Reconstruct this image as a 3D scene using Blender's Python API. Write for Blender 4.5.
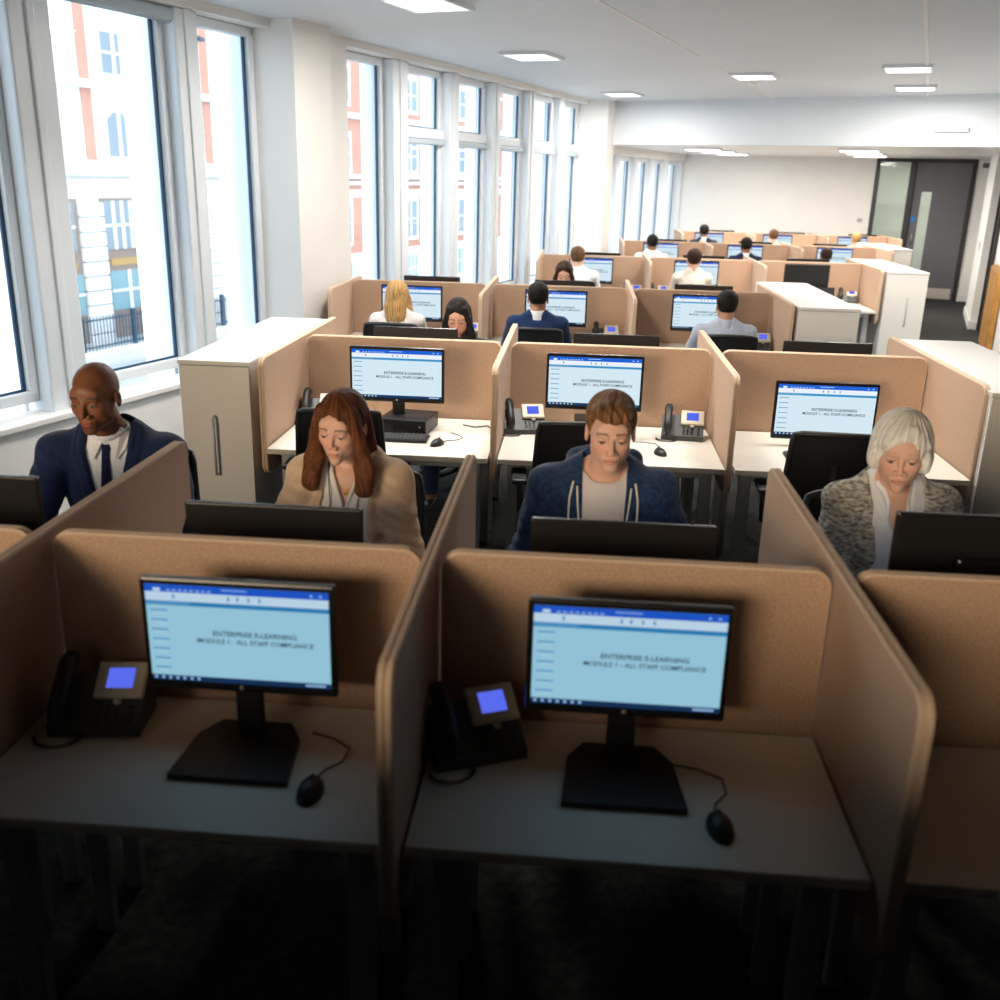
import bpy, bmesh, math, random
import numpy as np
from mathutils import Vector, Matrix
random.seed(7)
PI = math.pi
for o in list(bpy.data.objects): bpy.data.objects.remove(o)
SC = bpy.context.scene
COL = SC.collection
# ------------------------------------------------------------------ camera
CZ = 2.1154
RIGHT = Vector((0.9965017, 0.0799755, 0.0242531)); DOWN = Vector((0.0480329, -0.3106054, -0.9493246)); FWD = Vector((-0.0683896, 0.9471685, -0.3133603))
cam = bpy.data.objects.new('camera', bpy.data.cameras.new('camera')); COL.objects.link(cam)
m = Matrix(((RIGHT.x, -DOWN.x, -FWD.x, 0), (RIGHT.y, -DOWN.y, -FWD.y, 0), (RIGHT.z, -DOWN.z, -FWD.z, CZ), (0, 0, 0, 1)))
cam.matrix_world = m
cam.data.lens = 35.488; cam.data.sensor_width = 36; cam.data.clip_start = .05; cam.data.clip_end = 300
cam.data.dof.use_dof = True; cam.data.dof.focus_distance = 5.2; cam.data.dof.aperture_fstop = 2.4
SC.camera = cam
# ------------------------------------------------------------------ world, exposure
W = bpy.data.worlds.new('sky'); SC.world = W; W.use_nodes = True
W.node_tree.nodes['Background'].inputs[0].default_value = (.74, .88, 1, 1)
W.node_tree.nodes['Background'].inputs[1].default_value = 3.2
SC.view_settings.view_transform = 'Standard'; SC.view_settings.look = 'None'
SC.view_settings.exposure = 0.0; SC.view_settings.gamma = 1; SC.view_settings.use_curve_mapping = False
LAMP = 56.0      # watts of one ceiling light panel
SUN = bpy.data.lights.new('fill_sun', 'SUN'); SUN.energy = 2.9; SUN.angle = math.radians(20); SUN.color = (1, .95, .88)  # added warm fill from behind the camera, brightens the faces
so = bpy.data.objects.new('fill_sun', SUN); COL.objects.link(so)
so.rotation_euler = Vector((math.sin(math.radians(24)), math.cos(math.radians(24)), -math.tan(math.radians(12)))).to_track_quat('-Z', 'Y').to_euler()
# ------------------------------------------------------------------ materials
MATS = {}
def mat(name, col, rough=.6, metal=0, noise=0, nscale=40, bump=0, bscale=200, emit=0, spec=.5, stretch=None, coat=0, sheen=0, attr=None, sss=0, col2=None, ramp=(.35, .65)):
    if name in MATS: return MATS[name]
    mt = bpy.data.materials.new(name); mt.use_nodes = True
    nt = mt.node_tree; b = nt.nodes['Principled BSDF']
    b.inputs['Base Color'].default_value = (*col, 1); b.inputs['Roughness'].default_value = rough; b.inputs['Metallic'].default_value = metal
    b.inputs['Specular IOR Level'].default_value = spec; b.inputs['Coat Weight'].default_value = coat
    if sheen: b.inputs['Sheen Weight'].default_value = sheen
    if sss:
        b.inputs['Subsurface Weight'].default_value = sss; b.inputs['Subsurface Radius'].default_value = (.012, .005, .003); b.inputs['Subsurface Scale'].default_value = 1
    if emit:
        b.inputs['Emission Color'].default_value = (*col, 1); b.inputs['Emission Strength'].default_value = emit
    tc = nt.nodes.new('ShaderNodeTexCoord'); vec = tc.outputs['Object']
    if stretch:
        mp = nt.nodes.new('ShaderNodeMapping'); mp.inputs['Scale'].default_value = stretch; nt.links.new(vec, mp.inputs[0]); vec = mp.outputs[0]
    if attr:
        at = nt.nodes.new('ShaderNodeAttribute'); at.attribute_name = attr
        nt.links.new(at.outputs['Color'], b.inputs['Base Color'])
    if noise or col2:
        n = nt.nodes.new('ShaderNodeTexNoise'); n.inputs['Scale'].default_value = nscale; n.inputs['Detail'].default_value = 4
        nt.links.new(vec, n.inputs['Vector'])
        r = nt.nodes.new('ShaderNodeValToRGB'); r.color_ramp.elements[0].position = ramp[0]; r.color_ramp.elements[1].position = ramp[1]
        c2 = col2 if col2 else tuple(min(1, c * (1 + noise)) for c in col); c1 = col if col2 else tuple(c * (1 - noise) for c in col)
        r.color_ramp.elements[0].color = (*c1, 1); r.color_ramp.elements[1].color = (*c2, 1)
        nt.links.new(n.outputs['Fac'], r.inputs[0]); nt.links.new(r.outputs[0], b.inputs['Base Color'])
    if bump:
        n2 = nt.nodes.new('ShaderNodeTexNoise'); n2.inputs['Scale'].default_value = bscale; n2.inputs['Detail'].default_value = 3
        nt.links.new(vec, n2.inputs['Vector'])
        bp = nt.nodes.new('ShaderNodeBump'); bp.inputs['Strength'].default_value = bump; bp.inputs['Distance'].default_value = .002
        nt.links.new(n2.outputs['Fac'], bp.inputs['Height']); nt.links.new(bp.outputs[0], b.inputs['Normal'])
    MATS[name] = mt; return mt
M_fab = mat('beige_felt', (.50, .335, .235), .95, noise=.16, nscale=170, bump=.5, bscale=260, spec=.15, sheen=.1)
M_pipe = mat('beige_edge_felt', (.66, .50, .38), .9, noise=.06, nscale=150, spec=.15)
M_desk = mat('cream_laminate', (.80, .77, .70), .45, noise=.02, nscale=6, stretch=(1, 9, 1))
M_edge = mat('desk_edge', (.80, .77, .72), .5)
M_cab = mat('white_laminate', (.80, .79, .76), .4)
M_alu = mat('grey_metal', (.46, .48, .49), .45, metal=.25)
M_steel = mat('brushed_steel', (.62, .60, .56), .35, metal=.9)
M_blk = mat('black_plastic', (.018, .018, .02), .42)
M_blk2 = mat('black_gloss', (.012, .012, .013), .25)
M_back = mat('monitor_back_plastic', (.014, .014, .015), .6, spec=.25)
M_chr = mat('black_chair_fabric', (.016, .017, .02), .85, bump=.4, bscale=400, spec=.25)
M_chf = mat('black_chair_frame', (.02, .021, .024), .5)
M_dgrey = mat('dark_grey_plastic', (.07, .075, .075), .5)
M_cream = mat('pale_phone_bezel', (.62, .57, .46), .45)
M_wall = mat('white_paint', (.82, .81, .79), .7, noise=.01, nscale=3)
M_ceil = mat('ceiling_paint', (.68, .73, .78), .55, noise=.01, nscale=2)
M_ceil2 = mat('back_ceiling_paint', (.80, .80, .80), .35)
M_seam = mat('ceiling_seam', (.80, .80, .80), .5)
M_frame = mat('white_window_frame', (.74, .79, .84), .4)
M_sash = mat('grey_window_sash', (.42, .50, .56), .4)
M_gask = mat('blue_black_gasket', (.02, .07, .14), .5)
M_carpet = mat('dark_grey_carpet', (.045, .046, .045), .97, noise=.35, nscale=25, bump=.6, bscale=300, spec=.1)
M_dark = mat('bounce_cutting_dark', (.03, .03, .03), .8, spec=.2)  # darkness put in to keep bounce light off the front desks
M_base = mat('white_skirting', (.78, .78, .76), .5)
M_blackm = mat('black_metal_frame', (.012, .013, .015), .4)
M_door = mat('grey_door_laminate', (.12, .12, .135), .55, noise=.06, nscale=60)
M_oak = mat('orange_oak', (.45, .22, .05), .5, noise=.2, nscale=8, stretch=(8, 8, 1))
M_stone = mat('pale_stone', (.88, .87, .85), .8, noise=.03, nscale=2)
M_stone2 = mat('white_cladding', (.86, .90, .93), .7)
M_brick = mat('red_brick', (.62, .30, .22), .9, noise=.08, nscale=12)
M_fglass = mat('far_window_glass', (.24, .29, .34), .35)
M_fteal = mat('shop_window_glass', (.22, .36, .40), .3)
M_fbr = mat('brown_shop_front', (.30, .22, .18), .6)
M_gold = mat('gilt_shop_lettering', (.5, .3, .1), .5)
M_iron = mat('blue_black_iron', (.02, .06, .10), .5)
M_pave = mat('pale_pavement', (.62, .61, .60), .9, noise=.06, nscale=1)
M_road = mat('grey_road', (.40, .41, .42), .9, noise=.06, nscale=2)
M_blue = mat('blue_sign', (.02, .25, .75), .5)
M_sock = mat('grey_socket_plate', (.35, .35, .33), .4)
def emis(name, col, s):
    if name in MATS: return MATS[name]
    mt = bpy.data.materials.new(name); mt.use_nodes = True; nt = mt.node_tree; nt.nodes.clear()
    e = nt.nodes.new('ShaderNodeEmission'); e.inputs[0].default_value = (*col, 1); e.inputs[1].default_value = s
    o = nt.nodes.new('ShaderNodeOutputMaterial'); nt.links.new(e.outputs[0], o.inputs[0]); MATS[name] = mt; return mt
E_lamp = emis('lit_diffuser', (1, .97, .92), 3.0)
E_body = emis('screen_slide', (.70, .86, .95), .95); E_white = emis('screen_ribbon', (.88, .93, 1), .95)
E_bar = emis('screen_title_bar', (.015, .13, .72), .95); E_band = emis('screen_band', (.05, .33, .68), .9)
E_thumb = emis('screen_thumbnail_line', (.14, .42, .68), .9); E_task = emis('screen_taskbar', (.01, .05, .14), .9); E_ico = emis('screen_icon', (.6, .8, 1), .9)
E_text = emis('screen_lettering', (.03, .07, .10), .8); E_lcd = emis('phone_display', (.10, .15, .85), 1.0); E_lcd2 = emis('phone_display_pale', (.45, .58, .95), 1.0)
def glassmat(name, tint, ior=1.45, fac=None):
    mt = bpy.data.materials.new(name); mt.use_nodes = True; nt = mt.node_tree; nt.nodes.clear()
    t = nt.nodes.new('ShaderNodeBsdfTransparent'); t.inputs[0].default_value = (*tint, 1)
    g = nt.nodes.new('ShaderNodeBsdfGlossy'); g.inputs['Roughness'].default_value = .03
    lw = nt.nodes.new('ShaderNodeLayerWeight'); lw.inputs[0].default_value = .5
    f = nt.nodes.new('ShaderNodeMath'); f.operation = 'POWER'; f.inputs[1].default_value = 4
    nt.links.new(lw.outputs['Facing'], f.inputs[0])
    f2 = nt.nodes.new('ShaderNodeMath'); f2.operation = 'MULTIPLY_ADD'; f2.inputs[1].default_value = .6; f2.inputs[2].default_value = .03
    nt.links.new(f.outputs[0], f2.inputs[0]); f = f2
    mx = nt.nodes.new('ShaderNodeMixShader'); o = nt.nodes.new('ShaderNodeOutputMaterial')
    nt.links.new(f.outputs[0], mx.inputs[0]); nt.links.new(t.outputs[0], mx.inputs[1]); nt.links.new(g.outputs[0], mx.inputs[2]); nt.links.new(mx.outputs[0], o.inputs[0])
    MATS[name] = mt; return mt
G_win = glassmat('window_glass', (.97, .99, 1)); G_int = glassmat('greenish_glass', (.86, .93, .90))
# ------------------------------------------------------------------ mesh helpers
class MB:
    """collects pieces, builds ONE mesh object"""
    def __init__(s): s.v = []; s.f = []; s.mi = []; s.sm = []
    def add(s, vs, fs, mi=0, sm=False):
        k = len(s.v); s.v += [tuple(v) for v in vs]; s.f += [tuple(i + k for i in f) for f in fs]; s.mi += [mi] * len(fs); s.sm += [sm] * len(fs); return s
    def box(s, x0, x1, y0, y1, z0, z1, mi=0, T=None):
        vs = [(x, y, z) for x in (x0, x1) for y in (y0, y1) for z in (z0, z1)]
        if T: vs = [T @ Vector(v) for v in vs]
        return s.add(vs, [(0, 1, 3, 2), (4, 6, 7, 5), (0, 4, 5, 1), (2, 3, 7, 6), (0, 2, 6, 4), (1, 5, 7, 3)], mi)
    def rbox(s, x0, x1, y0, y1, z0, z1, r=.01, mi=0, T=None, seg=2):
        bm = bmesh.new(); bmesh.ops.create_cube(bm, size=1)
        bmesh.ops.scale(bm, vec=(x1 - x0, y1 - y0, z1 - z0), verts=bm.verts)
        bmesh.ops.bevel(bm, geom=bm.edges[:], offset=min(r, .49 * min(x1 - x0, y1 - y0, z1 - z0)), segments=seg, affect='EDGES', profile=.5)
        bmesh.ops.translate(bm, vec=((x0 + x1) / 2, (y0 + y1) / 2, (z0 + z1) / 2), verts=bm.verts)
        if T: bm.transform(T)
        bm.verts.index_update(); s.add([v.co for v in bm.verts], [[v.index for v in f.verts] for f in bm.faces], mi, False); bm.free(); return s
    def tube(s, pts, r, n=8, mi=0, sm=True, closed=False):
        pts = [Vector(p) for p in pts]; N = len(pts); rs = r if isinstance(r, (list, tuple)) else [r] * N; vs = []; up = None
        for i, p in enumerate(pts):
            a = pts[max(0, i - 1)] if not closed else pts[i - 1]; b = pts[min(N - 1, i + 1)] if not closed else pts[(i + 1) % N]
            d = (b - a).normalized()
            if up is None: up = Vector((0, 0, 1)) if abs(d.z) < .9 else Vector((0, 1, 0))
            u = (up - d * up.dot(d)); u = u.normalized() if u.length > 1e-5 else d.orthogonal().normalized()
            w = d.cross(u); up = u
            for k in range(n):
                t = 2 * PI * k / n; vs.append(p + (u * math.cos(t) + w * math.sin(t)) * rs[i])
        fs = []
        R = N if closed else N - 1
        for i in range(R):
            for k in range(n):
                j = (i + 1) % N; fs.append((i * n + k, i * n + (k + 1) % n, j * n + (k + 1) % n, j * n + k))
        if not closed: fs += [tuple(range(n))[::-1], tuple((N - 1) * n + k for k in range(n))]
        return s.add(vs, fs, mi, sm)
    def cyl(s, a, b, r, n=16, mi=0, r2=None): return s.tube([a, b], [r, r if r2 is None else r2], n, mi)
    def prism(s, poly, y0, y1, mi=0, T=None, ax='y'):
        """2D poly extruded: ax y -> poly in (x,z)"""
        n = len(poly); f = (lambda p, t: (p[0], t, p[1])) if ax == 'y' else ((lambda p, t: (t, p[0], p[1])) if ax == 'x' else (lambda p, t: (p[0], p[1], t)))
        vs = [f(p, y0) for p in poly] + [f(p, y1) for p in poly]
        if T: vs = [T @ Vector(v) for v in vs]
        return s.add(vs, [tuple(range(n)), tuple(range(2 * n - 1, n - 1, -1))] + [(i, i + n, (i + 1) % n + n, (i + 1) % n) for i in range(n)], mi)
    def build(s, name, mats, parent=None, loc=(0, 0, 0), rotz=0, fix=True):
        me = bpy.data.meshes.new(name); me.from_pydata(s.v, [], s.f)
        for mm in (mats if isinstance(mats, (list, tuple)) else [mats]): me.materials.append(mm)
        me.polygons.foreach_set('material_index', s.mi); me.polygons.foreach_set('use_smooth', s.sm)
        if fix:
            bm = bmesh.new(); bm.from_mesh(me); bmesh.ops.recalc_face_normals(bm, faces=bm.faces); bm.to_mesh(me); bm.free()
        o = bpy.data.objects.new(name, me); COL.objects.link(o); o.location = loc; o.rotation_euler = (0, 0, rotz)
        if parent: o.parent = parent
        return o
def tag(o, label=None, cat=None, group=None, kind=None):
    if label: o['label'] = label
    if cat: o['category'] = cat
    if group: o['group'] = group
    if kind: o['kind'] = kind
    return o
def empty(name, loc=(0, 0, 0), rz=0, **k):
    o = bpy.data.objects.new(name, None); COL.objects.link(o); o.location = loc; o.rotation_euler = (0, 0, rz); o.empty_display_size = .1
    return tag(o, **k)
def copy_tree(o, parent=None):
    c = o.copy(); COL.objects.link(c)
    if parent: c.parent = parent
    for ch in list(o.children): copy_tree(ch, c)
    return c
def rrect(w, h, r, n=5, bottom=True):
    """rounded rect outline centred in x, z from 0..h"""
    pts = []
    for cx, cz, a0, rr in ((w / 2 - r, r if bottom else 0, -PI / 2, r if bottom else 0), (w / 2 - r, h - r, 0, r), (-w / 2 + r, h - r, PI / 2, r), (-w / 2 + r, r if bottom else 0, PI, r if bottom else 0)):
        if rr == 0: pts.append((w / 2 if cx > 0 else -w / 2, 0)); continue
        for k in range(n + 1):
            a = a0 + PI / 2 * k / n; pts.append((cx + rr * math.cos(a), cz + rr * math.sin(a)))
    return pts
def felt_panel(w, h, r, ax='x', bottom=False, t=.034):
    """felt screen of two padded leaves with a piped seam between; returns MB, local: centred, z from 0"""
    b = MB(); rings = []
    for off, ins in ((-t / 2, .006), (-t / 2 + .004, .0), (-.0035, 0), (-.001, .004), (.001, .004), (.0035, 0), (t / 2 - .004, 0), (t / 2, .006)):
        ring = []
        for (x, z) in rrect(w - 2 * ins, h - 2 * ins, r - ins * .9, bottom=bottom):
            z += ins
            ring.append((x, off, z) if ax == 'x' else (off, x, z))
        rings.append(ring)
    n = len(rings[0]); vs = [p for rg in rings for p in rg]
    K = len(rings)
    b.add(vs, [tuple(range(n)), tuple(range((K - 1) * n, K * n))[::-1]], 0)
    b.add(vs, [(i * n + k, i * n + (k + 1) % n, (i + 1) * n + (k + 1) % n, (i + 1) * n + k) for i in range(K - 1) for k in range(n)], 1)
    return b
# ------------------------------------------------------------------ building shell (s along windows, w into the room)
A18 = math.radians(18)
DW = Vector((math.sin(A18), math.cos(A18), 0)); NW = Vector((math.cos(A18), -math.sin(A18), 0)); W0 = Vector((-3.35, 5.0, 0))
TB = Matrix(((NW.x, DW.x, 0, W0.x), (NW.y, DW.y, 0, W0.y), (0, 0, 1, 0), (0, 0, 0, 1)))   # local (w, s, z) -> world
def bld(name, b, mats, kind='structure', parent=None):
    o = b.build(name, mats, parent)
    if parent is None: o.matrix_world = TB; o['kind'] = kind
    return o
S0, S1, WR = -6.8, 17.57, 5.75
bld('floor', MB().box(-.3, 6.4, S0, S1 + 3.5, -.2, 0).box(6.4, 6.85, S0, 3, -.2, 0), M_carpet)
# window wall: sill wall, head wall, columns
bld('wall_window', MB().box(-.3, -.0, S0, S1, -.2, .62).box(-.3, 0, S0, S1, 3.12, 3.4).box(-.3, 0, 11.0, S1, 2.46, 3.12), M_wall)
bld('trim_1', MB().rbox(-.22, .035, S0, 3.1, .62, .66, .008).rbox(-.22, .035, 4.2, 10.95, .62, .66, .008).rbox(-.22, .035, 11.3, S1, .62, .66, .008), M_wall)   # sills
bld('wall_front_column', MB().box(-.3, .20, 3.1, 3.62, 0, 3.4).box(-.3, 0, 3.62, 4.2, 0, 3.4), M_wall)
bld('wall_middle_column', MB().box(-.3, .29, 10.95, 11.35, 0, 3.4), M_wall)
bld('wall_back', MB().box(-.3, 3.72, S1, S1 + .15, 0, 3.4).box(5.45, 6.1, S1, S1 + .15, 0, 3.4).box(3.72, 5.45, S1, S1 + .15, 2.62, 3.4), M_wall)
bld('wall_right', MB().box(WR, WR + .15, 3, 12.6, 0, 3.4).box(WR, WR + .15, 13.35, S1, 0, 3.4).box(WR, WR + .15, 12.6, 13.35, 2.62, 3.4).box(5.6, WR, 13.4, 15.5, 0, 3.4), M_wall)
bld('baseboard_right', MB().rbox(5.58, 5.6, 13.38, 15.52, 0, .13, .004).rbox(WR - .02, WR, 15.5, S1, 0, .13, .004).rbox(5.575, WR, 13.37, 13.4, 0, .13, .004).rbox(WR - .02, WR, 2, 12.58, 0, .13, .004), M_base)
bld('baseboard_back', MB().rbox(5.5, WR, S1 - .02, S1, 0, .13, .004).rbox(0, 3.7, S1 - .02, S1, 0, .13, .004), M_base)
bld('wall_right_near', MB().box(6.7, 6.85, S0, 3, 0, 3.4).box(WR + .15, 6.7, 2.9, 3, 0, 3.4), M_dark)  # unseen, darkened to cut bounce light
bld('wall_near', MB().box(-.3, 6.85, S0 - .15, S0, 0, 1.2).box(-.3, 6.85, S0 - .15, S0, 3.0, 3.4).box(-.3, .3, S0 - .15, S0, 1.2, 3.0).box(5.6, 6.85, S0 - .15, S0, 1.2, 3.0), M_dark)  # unseen dark wall behind the camera, opened for the fill light
bld('window_30', MB().box(.3, 5.6, S0 - .09, S0 - .08, 1.2, 3.0), glassmat('warm_fill_glass', (1, .90, .77)))  # added unseen pane; its tint warms the light thrown forward
# ceilings and bulkhead
bld('ceiling', MB().prism([(-.3, .6), (6, .6), (6, 10.25), (-.3, 11.5)], 3.18, 3.4, ax='z'), M_ceil)
bld('ceiling_near', MB().box(-.3, 6.85, S0, .6, 3.18, 3.4).box(6, 6.85, .6, 3, 3.18, 3.4), M_dark)  # unseen, made dark so little light bounces onto the front desks
bld('ceiling_back', MB().prism([(-.3, 11.52), (6, 10.27), (6, S1 + .1), (-.3, S1 + .1)], 2.60, 2.75, ax='z'), M_ceil2)
bld('wall_bulkhead', MB().prism([(-.3, 11.42), (6, 10.17), (6, 10.37), (-.3, 11.62)], 2.58, 3.4, ax='z'), M_ceil)
bld('trim_2', MB().rbox(2.61, 2.635, S0, 10.9, 3.172, 3.19, .004).rbox(4.53, 4.56, S0, 10.5, 3.168, 3.19, .004), M_seam)
# windows
def window(n, s0, s1, ztop, transom=None, handle=False, zb=.72):
    root = empty('window_%d' % n, kind='structure'); root.matrix_world = TB
    f = MB(); fw = .05
    for a, b_, c, d in ((s0, s1, ztop - .07, ztop), (s0, s1, zb, zb + .07), (s0, s0 + .07, zb, ztop), (s1 - .07, s1, zb, ztop)):
        f.rbox(-.24, -.15, a, b_, c, d, .012, 0)
    if transom: f.rbox(-.25, -.13, s0, s1, transom - .05, transom + .05, .01, 0).rbox(-.2, -.1, s0 + .03, s1 - .03, transom - .11, transom - .055, .01, 1)
    f.build('window_frame', [M_frame, M_sash], root)
    g = MB()
    for z0, z1 in ([(zb + .07, ztop - .07)] if not transom else [(zb + .07, transom - .05), (transom + .05, ztop - .07)]):
        g.box(-.20, -.185, s1 - .095, s1 - .07, z0, z1).box(-.20, -.185, s0 + .07, s0 + .082, z0, z1).box(-.2, -.185, s0 + .07, s1 - .07, z0, z0 + .014)
    g.build('gasket', M_gask, root)
    pn = MB().box(-.205, -.198, s0 + .06, s1 - .06, zb + .06, ztop - .06); pn.build('pane', G_win, root)
    if handle:
        h = MB().rbox(-.15, -.135, s0 + .02, s0 + .05, 1.58, 1.68, .004).tube([(-.13, s0 + .035, 1.65), (-.10, s0 + .035, 1.65), (-.095, s0 + .035, 1.62), (-.095, s0 + .035, 1.53)], .008, 8)
        h.build('handle', M_alu, root)
    return root
bays = [(-.45, .72, None, 1, 3.12), (1.02, 2.1, None, 1, 3.12), (2.32, 3.1, None, 1, 3.12), (4.2, 5.12, None, 0, 3.12), (5.42, 6.38, 2.5, 1, 3.12), (6.60, 7.54, 2.5, 0, 3.12), (7.76, 8.70, 2.5, 0, 3.12), (8.92, 9.86, 2.5, 1, 3.12), (10.06, 10.95, 2.5, 0, 3.12),
        (11.4, 12.75, None, 0, 2.46), (12.95, 13.95, None, 1, 2.46), (14.12, 15.1, None, 1, 2.46), (15.25, 16.2, None, 1, 2.46), (16.35, 17.5, None, 0, 2.46)]
for i, (a, b_, tr, hd, zt) in enumerate(bays): window(i + 1, a, b_, zt, tr, hd)
mul = MB(); cl = MB()
for i, (a, b_, tr, hd, zt) in enumerate(bays):
    c = bays[i + 1][0] if i + 1 < len(bays) else 17.57
    if i in (2, 8): continue
    mul.rbox(-.26, -.05, b_ - .005, c + .005, .64, zt, .015).rbox(-.06, -.035, (b_ + c) / 2 - .03, (b_ + c) / 2 + .03, .66, zt, .008)
bld('trim_3', mul, M_frame)
# white stone fins outside between panes
for i, (a, b_, tr, hd, zt) in enumerate(bays):
    c = bays[i + 1][0] if i + 1 < len(bays) else 17.9
    cl.box(-.53 if i < 3 else -.40, -.27, b_ - .02, c + .02, -4.2, 6)
bld('wall_outside_fins', cl, M_stone2)
# unseen dark wall added left of the first visible window to hold back light
bld('wall_added_left', MB().box(-.3, 0, S0, -.5, .62, 3.2), M_dark)
tag(MB().rbox(-3.9, 2.9, .56, .62, 0, 1.42, .01).build('unseen_shade_board', M_dark), None, None, None, 'structure')  # unseen blocker put in to shade the nearest desks
tag(bld('roller_blind', MB().rbox(-.14, -.06, .98, 2.22, 3.03, 3.115, .02).cyl((-.10, .98, 3.05), (-.10, 2.22, 3.05), .03), M_sash, None), 'grey rolled-up blind above the second window pane from the left', 'blind')
# glazed screen and door in back wall
scr = empty('window_20', kind='structure'); scr.matrix_world = TB
f = MB()
for x0, x1, z0, z1 in ((3.72, 3.80, 0, 2.62), (3.80, 5.5, 2.53, 2.62), (4.34, 4.45, 0, 2.53), (5.42, 5.5, 0, 2.53), (3.8, 4.34, 0, .08)): f.rbox(x0, x1, S1 - .04, S1 + .1, z0, z1, .006)
f.build('window_frame', M_blackm, scr)
MB().box(3.8, 4.34, S1 + .03, S1 + .042, .08, 2.53).build('pane', G_int, scr)
dots = MB()
for k in range(9): dots.rbox(3.83 + k * .058, 3.845 + k * .058, S1 + .024, S1 + .03, 1.50, 1.515, .003)
dots.build('manifestation_dots', M_sock, scr)
door = empty('door_1', kind='structure'); door.matrix_world = TB
MB().rbox(4.45, 4.60, S1, S1 + .045, .01, 2.53, .004).rbox(4.78, 5.42, S1, S1 + .045, .01, 2.53, .004).box(4.6, 4.78, S1, S1 + .045, 2.0, 2.53).box(4.6, 4.78, S1, S1 + .045, .01, .42).build('door_leaf', M_door, door)
MB().box(4.6, 4.78, S1 + .02, S1 + .026, .42, 2.0).build('vision_panel', G_int, door)
MB().rbox(4.75, 5.38, S1 - .012, S1, .02, .22, .004).build('kick_plate', M_steel, door)
MB().rbox(4.47, 4.55, S1 - .014, S1, 1.45, 1.54, .006).build('fire_door_sign', M_blue, door)
MB().cyl((4.53, S1 - .02, 1.02), (4.53, S1 - .02, 1.24), .012).build('door_handle', M_steel, door)
d2 = empty('door_2', kind='structure'); d2.matrix_world = TB
MB().rbox(WR - .05, WR + .1, 12.6, 12.68, 0, 2.62, .006).rbox(WR - .05, WR + .1, 13.27, 13.35, 0, 2.62, .006).rbox(WR - .05, WR + .1, 12.68, 13.27, 2.54, 2.62, .006).build('door_frame', M_blackm, d2)
MB().box(WR + .03, WR + .042, 12.68, 13.27, .01, 2.54).build('glass_leaf', G_int, d2)
MB().cyl((WR - .03, 12.78, .9), (WR - .03, 12.78, 1.5), .014).build('door_handle', M_steel, d2)
# room behind the glazed screen
bld('wall_meeting_room', MB().box(2.9, 3.0, S1 + .15, S1 + 3.2, 0, 2.6).box(6.0, 6.1, S1 + .15, S1 + 3.2, 0, 2.6).box(2.9, 6.1, S1 + 3.2, S1 + 3.3, 0, 2.6).box(WR + .15, WR + 1.5, 11.9, 12.0, 0, 2.6).box(WR + .15, WR + 1.5, 14.0, 14.1, 0, 2.6).box(WR + 1.5, WR + 1.6, 11.9, 14.1, 0, 2.6), M_wall)
bld('ceiling_meeting_room', MB().box(2.9, 6.1, S1 + .1, S1 + 3.3, 2.6, 2.7).box(WR, WR + 1.6, 11.9, 14.1, 2.6, 2.7), M_ceil2)
bld('floor_side_room', MB().box(6.4, WR + 1.6, 11.9, 14.1, -.2, 0), M_carpet)
# sockets, camera, cupboard
tag(bld('wall_socket', MB().rbox(3.5, 3.59, S1 - .012, S1, 1.40, 1.47, .004), M_sock, None), 'small grey socket plate on white back wall beside glazed screen', 'socket')
tag(bld('light_switch', MB().rbox(5.588, 5.6, 14.2, 14.28, 1.15, 1.27, .004), M_sock, None), 'grey switch plate on white pier by glass door', 'switch')
sc_ = empty('security_camera', kind='thing', label='small dark dome camera fixed high on right wall near grey door', cat='camera'); sc_.matrix_world = TB @ Matrix.Translation((5.56, 15.62, 2.45))
MB().cyl((.03, 0, .03), (.15, 0, .03), .012).build('bracket', M_cab, sc_); MB().rbox(-.06, .05, -.04, .04, -.03, .05, .02).build('camera_housing', M_dgrey, sc_)
cu = empty('wooden_cupboard', label='shallow orange oak cupboard set in the right wall nearest the aisle', cat='cupboard'); cu.matrix_world = TB @ Matrix.Translation((WR - .05, 10.9, 0))
MB().rbox(-.03, .04, -.7, .7, .05, 1.12, .008).build('carcass', M_oak, cu); MB().box(-.02, .03, -.68, .68, 0, .05).build('plinth', M_blk, cu)
MB().rbox(-.045, -.03, -.69, -.005, .07, 1.10, .004).build('cupboard_door', M_oak, cu); MB().rbox(-.045, -.03, .005, .69, .07, 1.10, .004).build('cupboard_door', M_oak, cu)
# meeting room furniture seen through glass
mt_ = empty('meeting_table', label='white meeting table behind the black-framed glass screen', cat='table'); mt_.matrix_world = TB @ Matrix.Translation((3.95, S1 + 1.4, 0))
MB().rbox(-.5, .5, -.5, .5, .70, .735, .01).build('tabletop', M_cab, mt_)
for sx in (-.42, .42):
    for sy in (-.42, .42): MB().cyl((sx, sy, 0), (sx, sy, .70), .022).build('leg', M_alu, mt_)
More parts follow.
